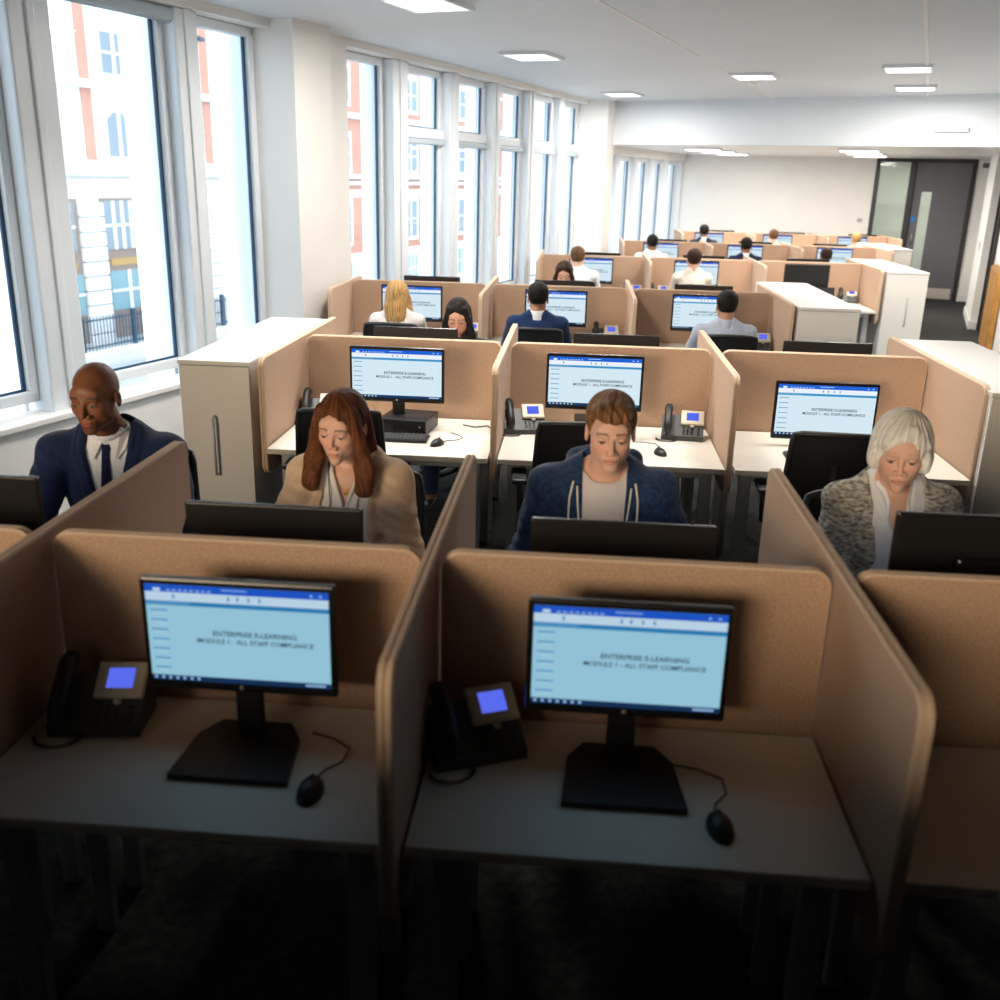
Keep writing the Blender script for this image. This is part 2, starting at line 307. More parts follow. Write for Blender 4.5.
# ------------------------------------------------------------------ ceiling lights
def ceiling_light(w, s, z, sw, ss, label, group, power=None, spread=None):
    r = empty('ceiling_light', label=label, cat='ceiling light', group=group); r.matrix_world = TB @ Matrix.Translation((w, s, z))
    b = MB()
    for a, c, d, e in ((-sw / 2 - .025, sw / 2 + .025, -ss / 2 - .025, -ss / 2), (-sw / 2 - .025, sw / 2 + .025, ss / 2, ss / 2 + .025), (-sw / 2 - .025, -sw / 2, -ss / 2, ss / 2), (sw / 2, sw / 2 + .025, -ss / 2, ss / 2)):
        b.rbox(a, c, d, e, -.03, .0, .004)
    b.build('frame', M_frame, r)
    MB().rbox(-sw / 2, sw / 2, -ss / 2, ss / 2, -.046 if z < 3 else -.022, -.006, .004).build('diffuser', E_lamp, r)
    l = bpy.data.lights.new('panel_lamp', 'AREA'); l.shape = 'RECTANGLE'; l.size = sw; l.size_y = ss; l.energy = LAMP if power is None else power; l.color = (1, .93, .84)
    lo = bpy.data.objects.new('panel_lamp', l); COL.objects.link(lo); lo.parent = r; lo.location = (0, 0, -.055)
    if spread: l.spread = math.radians(spread)
GU = 'recessed lights in the main ceiling'; GL = 'recessed lights in the lower back ceiling'
for w, s, lb in ((1.52, 2.68, 'square ceiling light cut by the top edge of the photo, left of centre'), (1.15, 5.6, 'square ceiling light between the middle window bay and the first seam'), (2.85, 7.75, 'square ceiling light right beside the left ceiling seam'), (4.38, 7.2, 'nearer of the paired square lights by the right ceiling seam'), (4.42, 9.3, 'farther of the paired square lights by the right ceiling seam'), (.8, 9.9, 'ceiling light close to the middle column and windows')):
    ceiling_light(w, s, 3.18, .40, .50, lb, GU)
for w, s, lb in ((1.3, 12.9, 'nearest light of the left row in the lower back ceiling'), (1.3, 14.2, 'middle light of the left row in the lower back ceiling'), (1.3, 15.6, 'farthest light of the left row in the lower back ceiling'), (3.7, 12.4, 'nearest light of the right row in the lower back ceiling'), (3.7, 13.8, 'middle light of the right row in the lower back ceiling'), (3.7, 15.3, 'farthest light of the right row near the grey door')):
    ceiling_light(w, s, 2.60, .52, .24, lb, GL, LAMP * .8)
for w, s, lb in ((1.3, .9, 'added fill light nearest the first windows, above the second row'), (2.9, 1.3, 'added fill light above the middle booths of the second row'), (4.5, 1.9, 'added fill light above the aisle-side booths of the second row')):
    ceiling_light(w, s, 3.18, .5, .6, lb, 'added fill lights above the second row', 21, 110)  # lamps out of view, put in to brighten the second row
ceiling_light(4.7, S1 + 1.3, 2.6, .5, .9, 'ceiling light in the meeting room behind the glass screen', 'meeting room lights', 45)
bl = empty('bulkhead_light', (4.485, 13.35, 2.775), -.51, label='slim lit strip fixed to the white bulkhead at the right', cat='light')
MB().rbox(-.20, .20, -.03, .03, -.025, .025, .008).build('housing', M_frame, bl); MB().rbox(-.19, .19, -.036, -.03, -.018, .018, .003).build('diffuser', E_lamp, bl)
sm_ = empty('smoke_detector', label='small round detector on the ceiling beside the left seam light', cat='detector'); sm_.matrix_world = TB @ Matrix.Translation((2.75, 8.4, 3.18))
MB().tube([(0, 0, 0), (0, 0, -.02), (0, 0, -.045), (0, 0, -.05)], [.05, .05, .035, .01], 16).build('housing', M_cab, sm_)
# ------------------------------------------------------------------ outside: street and buildings
bld('floor_street', MB().box(-19.5, -.65, -25, 75, -4.5, -4.2, 0), [M_road], 'structure')
bld('floor_pavement', MB().box(-22, -19.5, -25, 75, -4.5, -4.06), [M_pave], 'structure')
def facade(name, s0, s1, label, brick):
    r = empty(name, label=label, cat='building'); r.matrix_world = TB
    b = MB().box(-30, -22, s0, s1, -4.3, 13, 0)
    b.build('facade_wall', M_brick if brick else M_stone, r)
    q = MB()
    for z0, z1, d in ((1.45, 1.62, .25), (1.75, 1.95, .35), (4.55, 4.8, .3), (12.6, 13.1, .5)):
        q.rbox(-22, -22 + d, s0 + .02, s1 - .02, z0, z1, .03)
    if brick:
        for z0, z1 in ((-4.2, -1.6), (-.9, 1.15), ): pass
        q.box(-22, -21.94, s0, s1, -4.2, -1.9).box(-22, -21.94, s0, s1, .85, 1.2)
    q.build('cornice', M_stone, r)
    return r
fA = facade('stone_building', -25, 38.5, 'pale stone building with a red brick strip seen through the left windows', False)
fB = facade('brick_building', 38.52, 75, 'red brick building with white bands seen through the middle windows', True)
def fwin(r, s0, s1, z0, z1, arch=False, m=M_fglass, bars=1, surround=True):
    fr = MB()
    if surround: fr.rbox(-22, -21.88, s0 - .22, s1 + .22, z0 - .2, z1 + .25, .02)
    o = fr.build('window_surround', M_stone, r) if surround else r
    g = MB()
    if arch: g.prism([(s0, z0), (s1, z0), (s1, z1 - .25), ((s0 + s1) / 2 + .2, z1), ((s0 + s1) / 2 - .2, z1), (s0, z1 - .25)], -21.9, -21.85, ax='x')
    else: g.box(-21.9, -21.85, s0, s1, z0, z1)
    g.build('window', m, r)
    fb = MB()
    for k in range(bars): c = s0 + (s1 - s0) * (k + 1) / (bars + 1); fb.box(-21.87, -21.82, c - .07, c + .07, z0, z1)
    fb.box(-21.87, -21.82, s0, s1, (z0 + z1) / 2 - .04, (z0 + z1) / 2 + .04) if bars > 1 or not arch else None
    fb.build('glazing_bar', M_stone, r)
for s in (24.3, 30.6): MB().box(-22, -21.95, s - .55, s - .1, 2.25, 12.6).build('brick_strip', M_brick, fA)
for c in (-8, -3.8, .4, 4.6, 8.8, 13, 17.2, 21.4): fwin(fA, c, c + 1.1, 2.4, 3.8, True); fwin(fA, c, c + 1.1, 5.1, 6.4); fwin(fA, c, c + 1.1, 8, 9.6)
for c in (24.75, 28.0, 31.4, 34.9): fwin(fA, c, c + 1.0, 2.4, 3.85, True); fwin(fA, c, c + 1.05, 5.1, 6.4); fwin(fA, c, c + 1.05, 8, 9.6)
for c in (-6, -2, 2, 6, 10, 14, 18, 21.0, 24.1, 27.4):
    w = MB().box(-22, -21.9, c, c + 2.0, -3.9, 1.0); w.build('shop_front', M_fbr, fA)
    fwin(fA, c + .05, c + 1.75, -.75, .9, m=M_fglass, bars=3, surround=False)
    MB().box(-21.9, -21.86, c + .2, c + 1.7, -1.32, -1.08).build('fascia_lettering', M_gold, fA)
    fwin(fA, c + .1, c + 1.9, -2.9, -1.5, m=M_fteal, bars=1, surround=False)
ru = MB()
for c in (22.98, 26.1, 29.45):
    for k in range(10): ru.rbox(-22, -21.75, c, c + 1.08, -4.1 + k * .5, -3.64 + k * .5, .03)
ru.build('rusticated_pier', M_stone, fA)
pd = empty('stone_doorway', kind=None); pd.parent = fA
bpy.data.objects.remove(pd)
MB().rbox(-22, -21.5, 30.7, 32.6, -.35, -.1, .03).rbox(-22, -21.6, 30.75, 30.98, -4.1, -.35, .03).rbox(-22, -21.6, 32.3, 32.55, -4.1, -.35, .03).build('doorcase', M_stone, fA)
MB().box(-22, -21.9, 31.05, 32.2, -4.0, -.5).build('building_door', M_fteal, fA)
for c in (39.4, 42.8, 46.6, 50.2, 53.8, 57.4, 61, 64.6, 68.2): fwin(fB, c, c + 1.5, 2.2, 3.7, bars=1); fwin(fB, c, c + 1.5, -1.3, .6, bars=1); fwin(fB, c, c + 1.5, 5.3, 6.8, bars=1); fwin(fB, c, c + 1.5, 8.4, 10, bars=1); fwin(fB, c, c + 1.5, -3.8, -2.3, m=M_fteal, bars=3)
rl = empty('iron_railings', label='dark iron railings on the far pavement seen through the left window', cat='railings'); rl.matrix_world = TB
b = MB().box(-20.85, -20.8, 21.5, 31, -2.95, -2.9).box(-20.85, -20.8, 21.5, 31, -3.85, -3.8)
for k in range(64):
    s = 21.5 + k * .15; b.box(-20.84, -20.81, s, s + .03, -4.06, -2.8)
b.build('bars', M_iron, rl)
b = MB()
for s in (21.5, 24.0, 26.5, 29, 31): b.rbox(-20.9, -20.76, s - .08, s + .08, -4.06, -2.7, .02)
b.build('post', M_iron, rl)
MB().rbox(-21.1, -20.6, 21.2, 31.3, -4.06, -3.95, .02).build('kerb_stone', M_stone, rl)
lp = empty('street_lamp', (-14.6, 38.2, -4.2), label='dark blue street lamp post seen through the third window pane', cat='street lamp')
MB().tube([(0, 0, 0), (0, 0, .15), (0, 0, .2), (0, 0, 1.35), (0, 0, 1.42)], [.33, .33, .22, .2, .1], 12).build('base', M_iron, lp)
MB().tube([(0, 0, 1.4), (0, 0, 10.5)], [.085, .06], 10).build('pole', M_iron, lp)
MB().tube([(0, 0, 10.3), (0, .4, 10.8), (0, 1.2, 10.9)], .04, 8).build('arm', M_iron, lp)
MB().rbox(-.12, .12, 1.0, 1.6, 10.8, 10.95, .04).build('lantern', M_iron, lp)
MB().rbox(-.25, .25, -.22, -.14, 2.0, 2.5, .02).build('sign_plate', M_stone, lp)
# ------------------------------------------------------------------ cubicle rows
ROWN = ['nearest row', 'second row', 'third row', 'fourth row', 'fifth row', 'farthest row']
ROWS = [(-1.375, 2.344, 1.035), (-1.594, 5.685, 1.20), (-2.018, 8.841, 1.24), (-.481, 12.535, 1.305), (.646, 15.865, 1.291), (1.832, 19.313, 1.279)]
DZ = .735
def cname(r, k): return ['leftmost', 'window-side', 'middle', 'aisle-side'][k + 1] if r == 0 else ['window-side', 'middle', 'aisle-side'][k]
def cname0(r, k): return {-1: 'leftmost', 0: 'left of centre', 1: 'right of centre', 2: 'rightmost'}[k] if r == 0 else cname(r, k)
def desk(w, d):
    """local: x centred, y 0 (front edge) .. d (spine), floor z 0"""
    r = empty('desk')
    MB().rbox(-w / 2, w / 2, 0, d, DZ - .028, DZ - .003, .004).box(-w / 2 + .001, w / 2 - .001, .001, d - .001, DZ - .003, DZ).build('desktop', [M_desk], r)
    for sx in (-1, 1):
        x = sx * (w / 2 - .075); b = MB().rbox(x - .03, x + .03, .10, .15, .02, DZ - .028, .006)
        b.build('leg', M_alu, r); MB().cyl((x, .125, 0), (x, .125, .03), .022).build('foot', M_blk, r.children[-1])
    MB().rbox(-w / 2 + .08, w / 2 - .08, .11, .14, DZ - .085, DZ - .03, .005).rbox(-w / 2 + .05, w / 2 - .05, d - .1, d - .06, DZ - .09, DZ - .03, .005).build('crossbeam', M_alu, r)
    MB().rbox(-w / 2 + .12, w / 2 - .12, d * .45, d - .12, DZ - .16, DZ - .12, .01).build('cable_tray', M_dgrey, r)
    for sx in (-1, 1):
        x = sx * (w / 2 - .075); MB().rbox(x - .025, x + .025, d - .09, d - .05, 0, DZ - .03, .006).build('leg', M_alu, r)
    return r
spine_cache = {}
for r, (x0, y0, P) in enumerate(ROWS):
    near, far = (.655, .955) if r == 0 else (.815, .80)
    nd, fd = (.58, .85) if r == 0 else (.855, .84)
    ks = range(-1, 3) if r == 0 else range(3)
    h = .52
    pm = None; dk = None; dk2 = None
    for k in ks:
        cx = x0 + (k + .5) * P; nm = cname0(r, k)
        if pm is None:
            o = pm = felt_panel(P - .052, h, .05, 'x').build('felt_screen', [M_fab, M_pipe])
        else: o = pm.copy(); COL.objects.link(o)
        o.location = (cx, y0, 1.2 - h); tag(o, 'beige felt back screen of the %s booth in the %s' % (nm, ROWN[r]), 'partition', 'felt back screens behind the monitors')
        if dk is None: o = dk = desk(P - .05, nd - .025)
        else: o = copy_tree(dk)
        o.location = (cx, y0 - nd, 0); tag(o, 'cream desk facing the camera in the %s booth of the %s' % (nm, ROWN[r]), 'desk', 'desks on the camera side of the screens')
        if (r, k) == (2, 0): o = desk(P - .05, .40)
        elif dk2 is None: o = dk2 = desk(P - .05, fd - .025)
        else: o = copy_tree(dk2)
        o.location = (cx, y0 + (fd if (r, k) != (2, 0) else .425), 0); o.rotation_euler = (0, 0, PI); tag(o, 'cream desk behind the %s back screen of the %s' % (nm, ROWN[r]), 'desk', 'desks on the far side of the screens')
    dm = None
    for k in (range(0, 3) if r == 0 else range(4)):
        L = near + far
        if (r, k) == (2, 0): L = near + .38; o = felt_panel(L, .62, .055, 'y', bottom=True).build('felt_divider', [M_fab, M_pipe])
        elif dm is None: o = dm = felt_panel(L, .62, .055, 'y', bottom=True).build('felt_divider', [M_fab, M_pipe])
        else: o = dm.copy(); COL.objects.link(o)
        o.location = (x0 + k * P, y0 + ((.38 if (r, k) == (2, 0) else far) - near) / 2, .58)
        nm = (['left', 'middle', 'right'] if r == 0 else ['window-end', 'left inner', 'right inner', 'aisle-end'])[k]
        tag(o, 'beige felt side divider, the %s one of the %s' % (nm, ROWN[r]), 'partition', 'felt side dividers between booths')
# ------------------------------------------------------------------ cabinets
def cabinet(w, d, h=1.18, hx=0, handle=True):
    r = empty('storage_cabinet')
    MB().rbox(-w / 2, w / 2, .02, d, .05, h - .025, .003).build('carcass', M_cab, r)
    MB().rbox(-w / 2 - .004, w / 2 + .004, -.004, d + .004, h - .024, h, .004).build('cabinet_top', M_cab, r)
    MB().box(-w / 2 + .01, w / 2 - .01, .04, d - .01, 0, .05).build('plinth', M_blk, r)
    dr = MB().rbox(-w / 2 + .002, w / 2 - .002, 0, .02, .055, h - .028, .003).build('door', M_cab, r)
    if handle: MB().tube([(hx, .0, .89), (hx, -.03, .885), (hx, -.03, .58), (hx, .0, .575)], .008, 8).build('handle', M_alu, dr)
    return r
for x, y, w, d, hx, hd, lb in ((-1.835, 4.86, .37, 1.60, -.01, True, 'tall white storage cabinet with a vertical handle by the windows beside the second row'),
        (2.26, 4.83, .50, 1.66, -.1, False, 'long white storage cabinet at the right edge beside the second row'),
        (1.985, 8.03, .48, 2.0, 0, False, 'white storage cabinet at the aisle end of the third row'),
        (3.72, 11.72, .46, 1.85, .02, True, 'tall white storage cabinet with a vertical handle at the aisle end of the fourth row'),
        (4.83, 15.92, .46, 1.5, 0, False, 'small white cabinet nearest the grey door')):
    tag(cabinet(w, d, 1.18, hx, hd), lb, 'cabinet').location = (x, y, 0)
# ------------------------------------------------------------------ monitors
def screen_mesh(w, h, M):
    """slide editor picture on a thin slab; local x centred, z 0..h, facing -y"""
    b = MB(); y = [0]
    def q(u0, u1, v0, v1, mi, lift=.0004):      # u from left, v from top
        b.add([(-w / 2 + u * w, -lift, h - v * h) for u, v in ((u0, v1), (u1, v1), (u1, v0), (u0, v0))], [(0, 1, 2, 3)], mi)
    q(0, 1, 0, 1, 0); q(0, 1, 0, .075, 2, .0008); q(0, 1, .075, .165, 1, .0008); q(0, 1, .165, .21, 3, .0008); q(0, .24, .168, .20, 4, .0010)
    q(.045, .085, .035, .07, 1, .001)
    for k in range(8): q(.12 + k * .032, .138 + k * .032, .045, .06, 6, .001)
    q(.42, .56, .025, .035, 6, .001); q(.9, .915, .03, .05, 6, .001); q(.95, .965, .03, .05, 6, .001)
    for u in (.15, .45, .5, .56, .62): q(u, u + .012, .095, .14, 4, .001)
    for k in range(7):
        v = .255 + k * .1; q(.022, .115, v, v + .016, 4, .001); q(.04, .10, v + .035, v + .045, 7, .001)
    q(0, 1, .945, 1, 5, .0008)
    for k in range(7): q(.015 + k * .04, .03 + k * .04, .958, .985, 6, .001)
    q(.86, .97, .962, .982, 6, .001)
    return b
def text_mesh(s, size):
    c = bpy.data.curves.new('t', 'FONT'); c.body = s; c.size = size; c.align_x = 'CENTER'; c.offset = size * .018; c.resolution_u = 2
    o = bpy.data.objects.new('t', c); COL.objects.link(o)
    me = bpy.data.meshes.new_from_object(o.evaluated_get(bpy.context.evaluated_depsgraph_get())); bpy.data.objects.remove(o); return me
def text_obj(name, s, size, width, mt, parent, loc, flat=False):
    me = text_mesh(s, size); xs = [v.co.x for v in me.vertices]; k = width / (max(xs) - min(xs))
    me.transform(Matrix.Diagonal((k, k, k, 1)) if flat else Matrix.Rotation(PI / 2, 4, 'X') @ Matrix.Diagonal((k, k, k, 1)))
    me.materials.clear(); me.materials.append(mt)
    o = bpy.data.objects.new(name, me); COL.objects.link(o); o.parent = parent; o.location = loc; return o
SHADED_SCREEN = [emis('shaded_' + n, c, .95) for n, c in (('slide', (.30, .56, .70)), ('ribbon', (.50, .66, .80)), ('title_bar', (.012, .09, .55)), ('band', (.02, .20, .46)), ('thumbnail_line', (.08, .28, .55)), ('taskbar', (.008, .03, .09)), ('icon', (.3, .5, .8)), ('thumbnail', (.42, .62, .76)))]  # front-row copies of the screen colours with foreground darkening put in
def monitor(on=True, w=.53, h=.308, zc=.30, riser=0, wide=False):
    """origin on the surface it stands on; screen faces -y; zc = height of the casing's bottom edge"""
    r = empty('computer_monitor')
    c = MB().rbox(-w / 2, w / 2, 0, .024, zc, zc + h, .006).rbox(-.09, .09, .02, .042, zc + .05, zc + h - .12, .012)
    c.build('casing', M_blk2 if on else M_blk, r)
    bz = .014; sw, sh = w - 2 * bz, h - bz - .026
    if on:
        s = screen_mesh(sw, sh, None).build('screen', SHADED_SCREEN if wide else [E_body, E_white, E_bar, E_band, E_thumb, E_task, E_ico, E_white], r, (0, -.0004, zc + .024), fix=False)
        text_obj('slide_title', 'ENTERPRISE E-LEARNING', .02, sw * .46, E_text, s, (.045 * sw / .5, -.0015, sh * .50))
        text_obj('slide_title', 'MODULE 1 - ALL STAFF COMPLIANCE', .02, sw * .64, E_text, s, (.045 * sw / .5, -.0015, sh * .42))
    else:
        MB().box(-sw / 2, sw / 2, -.001, 0, zc + .024, zc + .024 + sh).build('screen', M_blk2, r)
    MB().cyl((0, -.0012, zc + .012), (0, 0, zc + .012), .006, 16).build('maker_badge', M_steel, r)
    MB().rbox(-.035, .035, .04, .065, .015, zc + .12, .008).rbox(-.045, .045, .035, .06, zc + .05, zc + .15, .006).build('stand', M_blk, r)
    if wide: MB().prism([(-.14, -.155), (.15, -.155), (.13, .03), (.09, .10), (-.09, .10), (-.13, .03)], 0, .016, ax='z').build('base', M_blk, r)
    else: MB().rbox(-.12, .12, -.06, .12, 0, .014, .006).build('base', M_blk, r)
    return r
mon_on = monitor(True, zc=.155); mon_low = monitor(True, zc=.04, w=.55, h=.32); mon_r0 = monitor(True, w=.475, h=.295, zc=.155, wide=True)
mon_off = monitor(False, zc=.155)
used = set()
def put(proto, loc, rz, label, cat, group=None):
    o = proto if proto.name not in used else copy_tree(proto)
    used.add(proto.name); o.location = loc; o.rotation_euler = (0, 0, rz); tag(o, label, cat, group); return o
GN = 'lit monitors showing the training slide'; GF = 'dark monitor backs above the screens'
near = {(0, 0): (-.775, 2.10), (0, 1): (.158, 2.10), (1, 0): (-.98, 5.36), (1, 1): (.115, 5.36), (1, 2): (1.37, 5.36), (2, 0): (-1.42, 8.51), (2, 1): (-.18, 8.51), (2, 2): (1.065, 8.51),
        (3, 0): (.145, 12.2), (3, 1): (1.40, 12.2), (4, 0): (1.225, 15.54), (4, 1): (2.485, 15.54), (4, 2): (3.81, 15.54), (5, 0): (2.36, 18.98), (5, 1): (3.60, 18.98), (5, 2): (4.94, 18.98)}
for (r, k), (x, y) in near.items():
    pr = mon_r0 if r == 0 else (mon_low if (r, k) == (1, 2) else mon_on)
    extra = {(1, 2): ', lower than its neighbours'}.get((r, k), '')
    put(pr, (x, y, DZ), 0, 'lit training-slide monitor in the %s booth of the %s%s' % (cname0(r, k), ROWN[r], extra), 'monitor', GN)
put(mon_off, (2.70, 12.2, DZ), 0, 'switched-off black monitor in the aisle-side booth of the fourth row', 'monitor')
farm = {(0, -1): (-1.80, .05), (0, 0): (-.843, 0), (0, 1): (.16, .01), (0, 2): (1.16, .07), (1, 0): (-.977, 0), (1, 1): (.246, 0), (1, 2): (1.5, 0), (2, 0): (-1.34, 0), (2, 1): (-.136, .01), (2, 2): (1.13, .01),
        (3, 0): (.256, .02), (3, 1): (1.556, .01), (3, 2): (2.84, .01), (4, 0): (1.415, .02), (4, 1): (2.735, .01), (4, 2): (3.88, .03), (5, 0): (2.65, .02), (5, 1): (3.96, .02), (5, 2): (5.28, .02)}
mon_far = monitor(True, zc=.155, w=.52)
mon_far.children[0].data.materials[0] = M_back
zc0 = {}
for (r, k), (x, dz) in farm.items():
    o = put(mon_far, (x, ROWS[r][1] + (.30 if r == 0 else .33), DZ), PI, 'black monitor back above the %s back screen of the %s' % (cname0(r, k), ROWN[r]), 'monitor', GF)
    dz = dz if dz > .04 else (.018 if r else 0)
    for ch in o.children:      # the two with taller stands sit a little higher
        base_z = zc0.setdefault(ch.name.split('.')[0], ch.location.z)
        ch.location.z = base_z + (dz if not ch.name.startswith(('base', 'stand')) else 0)
# ------------------------------------------------------------------ desk phones
def phone():
    r = empty('desk_phone'); T = Matrix.Rotation(math.radians(-38), 4, 'X')     # face plane tilts back
    b = MB().prism([(-.085, 0), (.085, 0), (.085, .03), (.02, .075), (-.0, .10), (.085, .0)][:0] or [(0, 0), (.15, 0), (.15, .07), (.12, .12), (.0, .028)], -.115, .115, ax='x')
    b.build('phone_body', M_dgrey, r)
    # sloping face from (y0,z.028) to (y.12,z.12): length .152
    F = Matrix.Translation((0, 0, .028)) @ Matrix.Rotation(math.atan2(.092, .12), 4, 'X')      # local y runs up the face
    dp = MB().rbox(-.012, .115, .075, .175, .0, .018, .006, T=F); dp.build('display_bezel', M_cream, r)
    MB().rbox(.018, .085, .100, .155, .018, .0195, .0005, T=F).build('display', E_lcd, r)
    kp = MB()
    for i in range(3):
        for j in range(4): kp.rbox(-.0 + i * .022, .014 + i * .022, .012 + j * .014, .021 + j * .014, .0, .005, .002, T=F)
    for j in range(3): kp.rbox(.08, .094, .012 + j * .018, .022 + j * .018, 0, .005, .002, T=F)
    kp.build('keypad', M_blk, r)
    MB().tube([F @ Vector((.052, .068, .006)), F @ Vector((.052, .068, .012))], .011, 12).build('navigation_button', M_cream, r)
    hs = MB().tube([F @ Vector(p) for p in ((-.082, .0, .022), (-.082, .012, .032), (-.082, .04, .045), (-.082, .10, .048), (-.082, .15, .042), (-.082, .178, .03), (-.082, .185, .018))], [.012, .022, .024, .020, .024, .023, .012], 12)
    hs.build('handset', M_blk, r)
    co = MB(); pts = []
    for i in range(90):
        t = i / 89; a = PI * (1.0 + 1.35 * t); px = -.115 + .055 * math.cos(a) * 1.0 + .03; py = -.01 + .045 * math.sin(a)
        c = t * 42 * PI; pts.append((px + .004 * math.cos(c), py, .008 + .004 * math.sin(c) + .0))
    co.tube(pts, .0025, 5); co.build('curly_cord', M_blk, r)
    return r
ph = phone()
GP = 'desk phones with blue displays'
for x, y, rz, lb in ((-1.17, 2.10, .12, 'dark desk phone beside the left of centre monitor in the nearest row'), (-.175, 2.09, .42, 'dark desk phone beside the right of centre monitor in the nearest row'),
        (.615, 5.37, -.1, 'grey desk phone right of the young man in the blue hoodie'), (-.255, 5.36, .18, 'grey desk phone at the left of the middle desk in the second row'), (-1.44, 5.42, .1, 'desk phone half hidden behind the woman in the beige cardigan'),
        (.26, 8.62, .02, 'desk phone right of the man in the navy jumper in the third row'), (1.54, 8.5, -.05, 'desk phone right of the black-haired man in the pale blue shirt'), (-.95, 8.5, 0, 'desk phone behind the dark-haired woman in the third row'),
        (.66, 12.2, 0, 'desk phone at the right of the window-side booth in the fourth row'), (.99, 12.2, .1, 'desk phone at the left of the middle booth in the fourth row'), (3.27, 12.42, -.1, 'desk phone at the right of the aisle-side booth in the fourth row')):
    put(ph, (x, y, DZ), rz, lb, 'phone', GP)
# ------------------------------------------------------------------ keyboards, mice, small computers
def keyboard():
    r = empty('keyboard'); MB().rbox(-.2, .2, 0, .135, 0, .016, .005).build('keyboard_base', M_blk, r)
    k = MB()
    for j in range(6):
        for i in range(18):
            if j == 0 and 4 <= i <= 9: continue
            k.rbox(-.192 + i * .0213, -.174 + i * .0213, .008 + j * .0205, .0255 + j * .0205, .015, .022, .002, seg=1)
    k.rbox(-.107, .02, .008, .0255, .015, .022, .002); k.build('keycaps', M_dgrey, r); return r
def mouse():
    r = empty('mouse'); bm = bmesh.new(); bmesh.ops.create_uvsphere(bm, u_segments=16, v_segments=10, radius=1)
    for v in bm.verts: v.co = Vector((v.co.x * .031, v.co.y * .055, max(0, v.co.z) * .034))
    b = MB(); b.add([v.co for v in bm.verts], [[v.index for v in f.verts] for f in bm.faces], 0, True); bm.free(); b.build('mouse_body', M_blk, r, fix=False)
    MB().cyl((-.004, .022, .031), (.004, .022, .031), .006, 10).build('scroll_wheel', M_dgrey, r)
    MB().tube([(0, .05, .006), (.01, .09, .004), (.045, .13, .004), (.05, .19, .004), (.0, .23, .004), (-.06, .25, .004)], .0022, 6).build('cable', M_blk, r); return r
kb, ms = keyboard(), mouse()
for x, y, lb in ((-.97, 5.07, 'black keyboard on the window-side desk of the second row'), (.02, 5.05, 'black keyboard behind the empty chair on the middle desk, second row'), (1.33, 5.05, 'black keyboard behind the empty chair on the aisle-side desk, second row'),
        (-1.4, 8.18, 'keyboard in front of the blonde woman'), (-.3, 8.18, 'keyboard in front of the man in the navy jumper'), (1.1, 8.18, 'keyboard in front of the black-haired man in the pale blue shirt')):
    put(kb, (x, y, DZ), 0, lb, 'keyboard', 'black keyboards')
for x, y, rz, lb in ((-.565, 1.93, 0, 'black mouse right of the left of centre monitor in the nearest row'), (.375, 1.90, .1, 'black mouse right of the right of centre monitor in the nearest row'), (-.71, 5.06, -.4, 'black mouse on the window-side desk of the second row'),
        (.475, 5.07, .3, 'black mouse before the grey phone on the middle desk, second row'), (.86, 8.2, 0, 'black mouse left of the black-haired man in the pale blue shirt'), (1.70 - .02, 5.1, 0, 'black mouse on the aisle-side desk of the second row')):
    put(ms, (x, y, DZ), rz, lb, 'mouse', 'black computer mice')
def minipc():
    r = empty('desktop_computer'); MB().rbox(-.135, .135, 0, .27, 0, .085, .006).build('casing', M_blk, r)
    v = MB()
    for k in range(6): v.box(-.12 + k * .012, -.115 + k * .012, -.001, 0, .02, .065)
    v.build('vent', M_dgrey, r); MB().cyl((.1, -.002, .05), (.1, 0, .05), .006).build('power_button', M_steel, r); return r
# the two raised monitors of the second row stand in front of slim computers
pc = minipc()
put(pc, (-.93, 5.235, DZ), -.12, 'slim black computer under the window-side monitor of the second row', 'computer', 'slim black desktop computers')
put(pc, (.15, 5.30, DZ), .0, 'slim black computer under the middle monitor of the second row', 'computer', 'slim black desktop computers')
lt = empty('laptop', (2.83, 11.95, DZ), .1, label='open black laptop in front of the switched-off monitor in the fourth row', cat='laptop')
MB().rbox(-.17, .17, -.24, 0, 0, .016, .004).build('keyboard_base', M_blk, lt); MB().rbox(-.17, .17, -.012, .0, .0, .225, .004, T=Matrix.Rotation(-.25, 4, 'X')).build('lid', M_blk2, lt)
cab = MB().tube([(-.62, 5.5, DZ + .006), (-.55, 5.46, DZ + .006), (-.48, 5.5, DZ + .006), (-.44, 5.42, DZ + .006)], .004, 6); tag(cab.build('loose_cable', M_blk), 'loose black cable at the back of the window-side desk in the second row', 'cable')
cab = MB().tube([(1.55, 5.36, DZ + .006), (1.68, 5.28, DZ + .006), (1.80, 5.42, DZ + .006), (1.86, 5.5, DZ + .006)], .004, 6); tag(cab.build('loose_cable', M_blk), 'loose black cables on the aisle-side desk behind the silver-haired woman', 'cable')
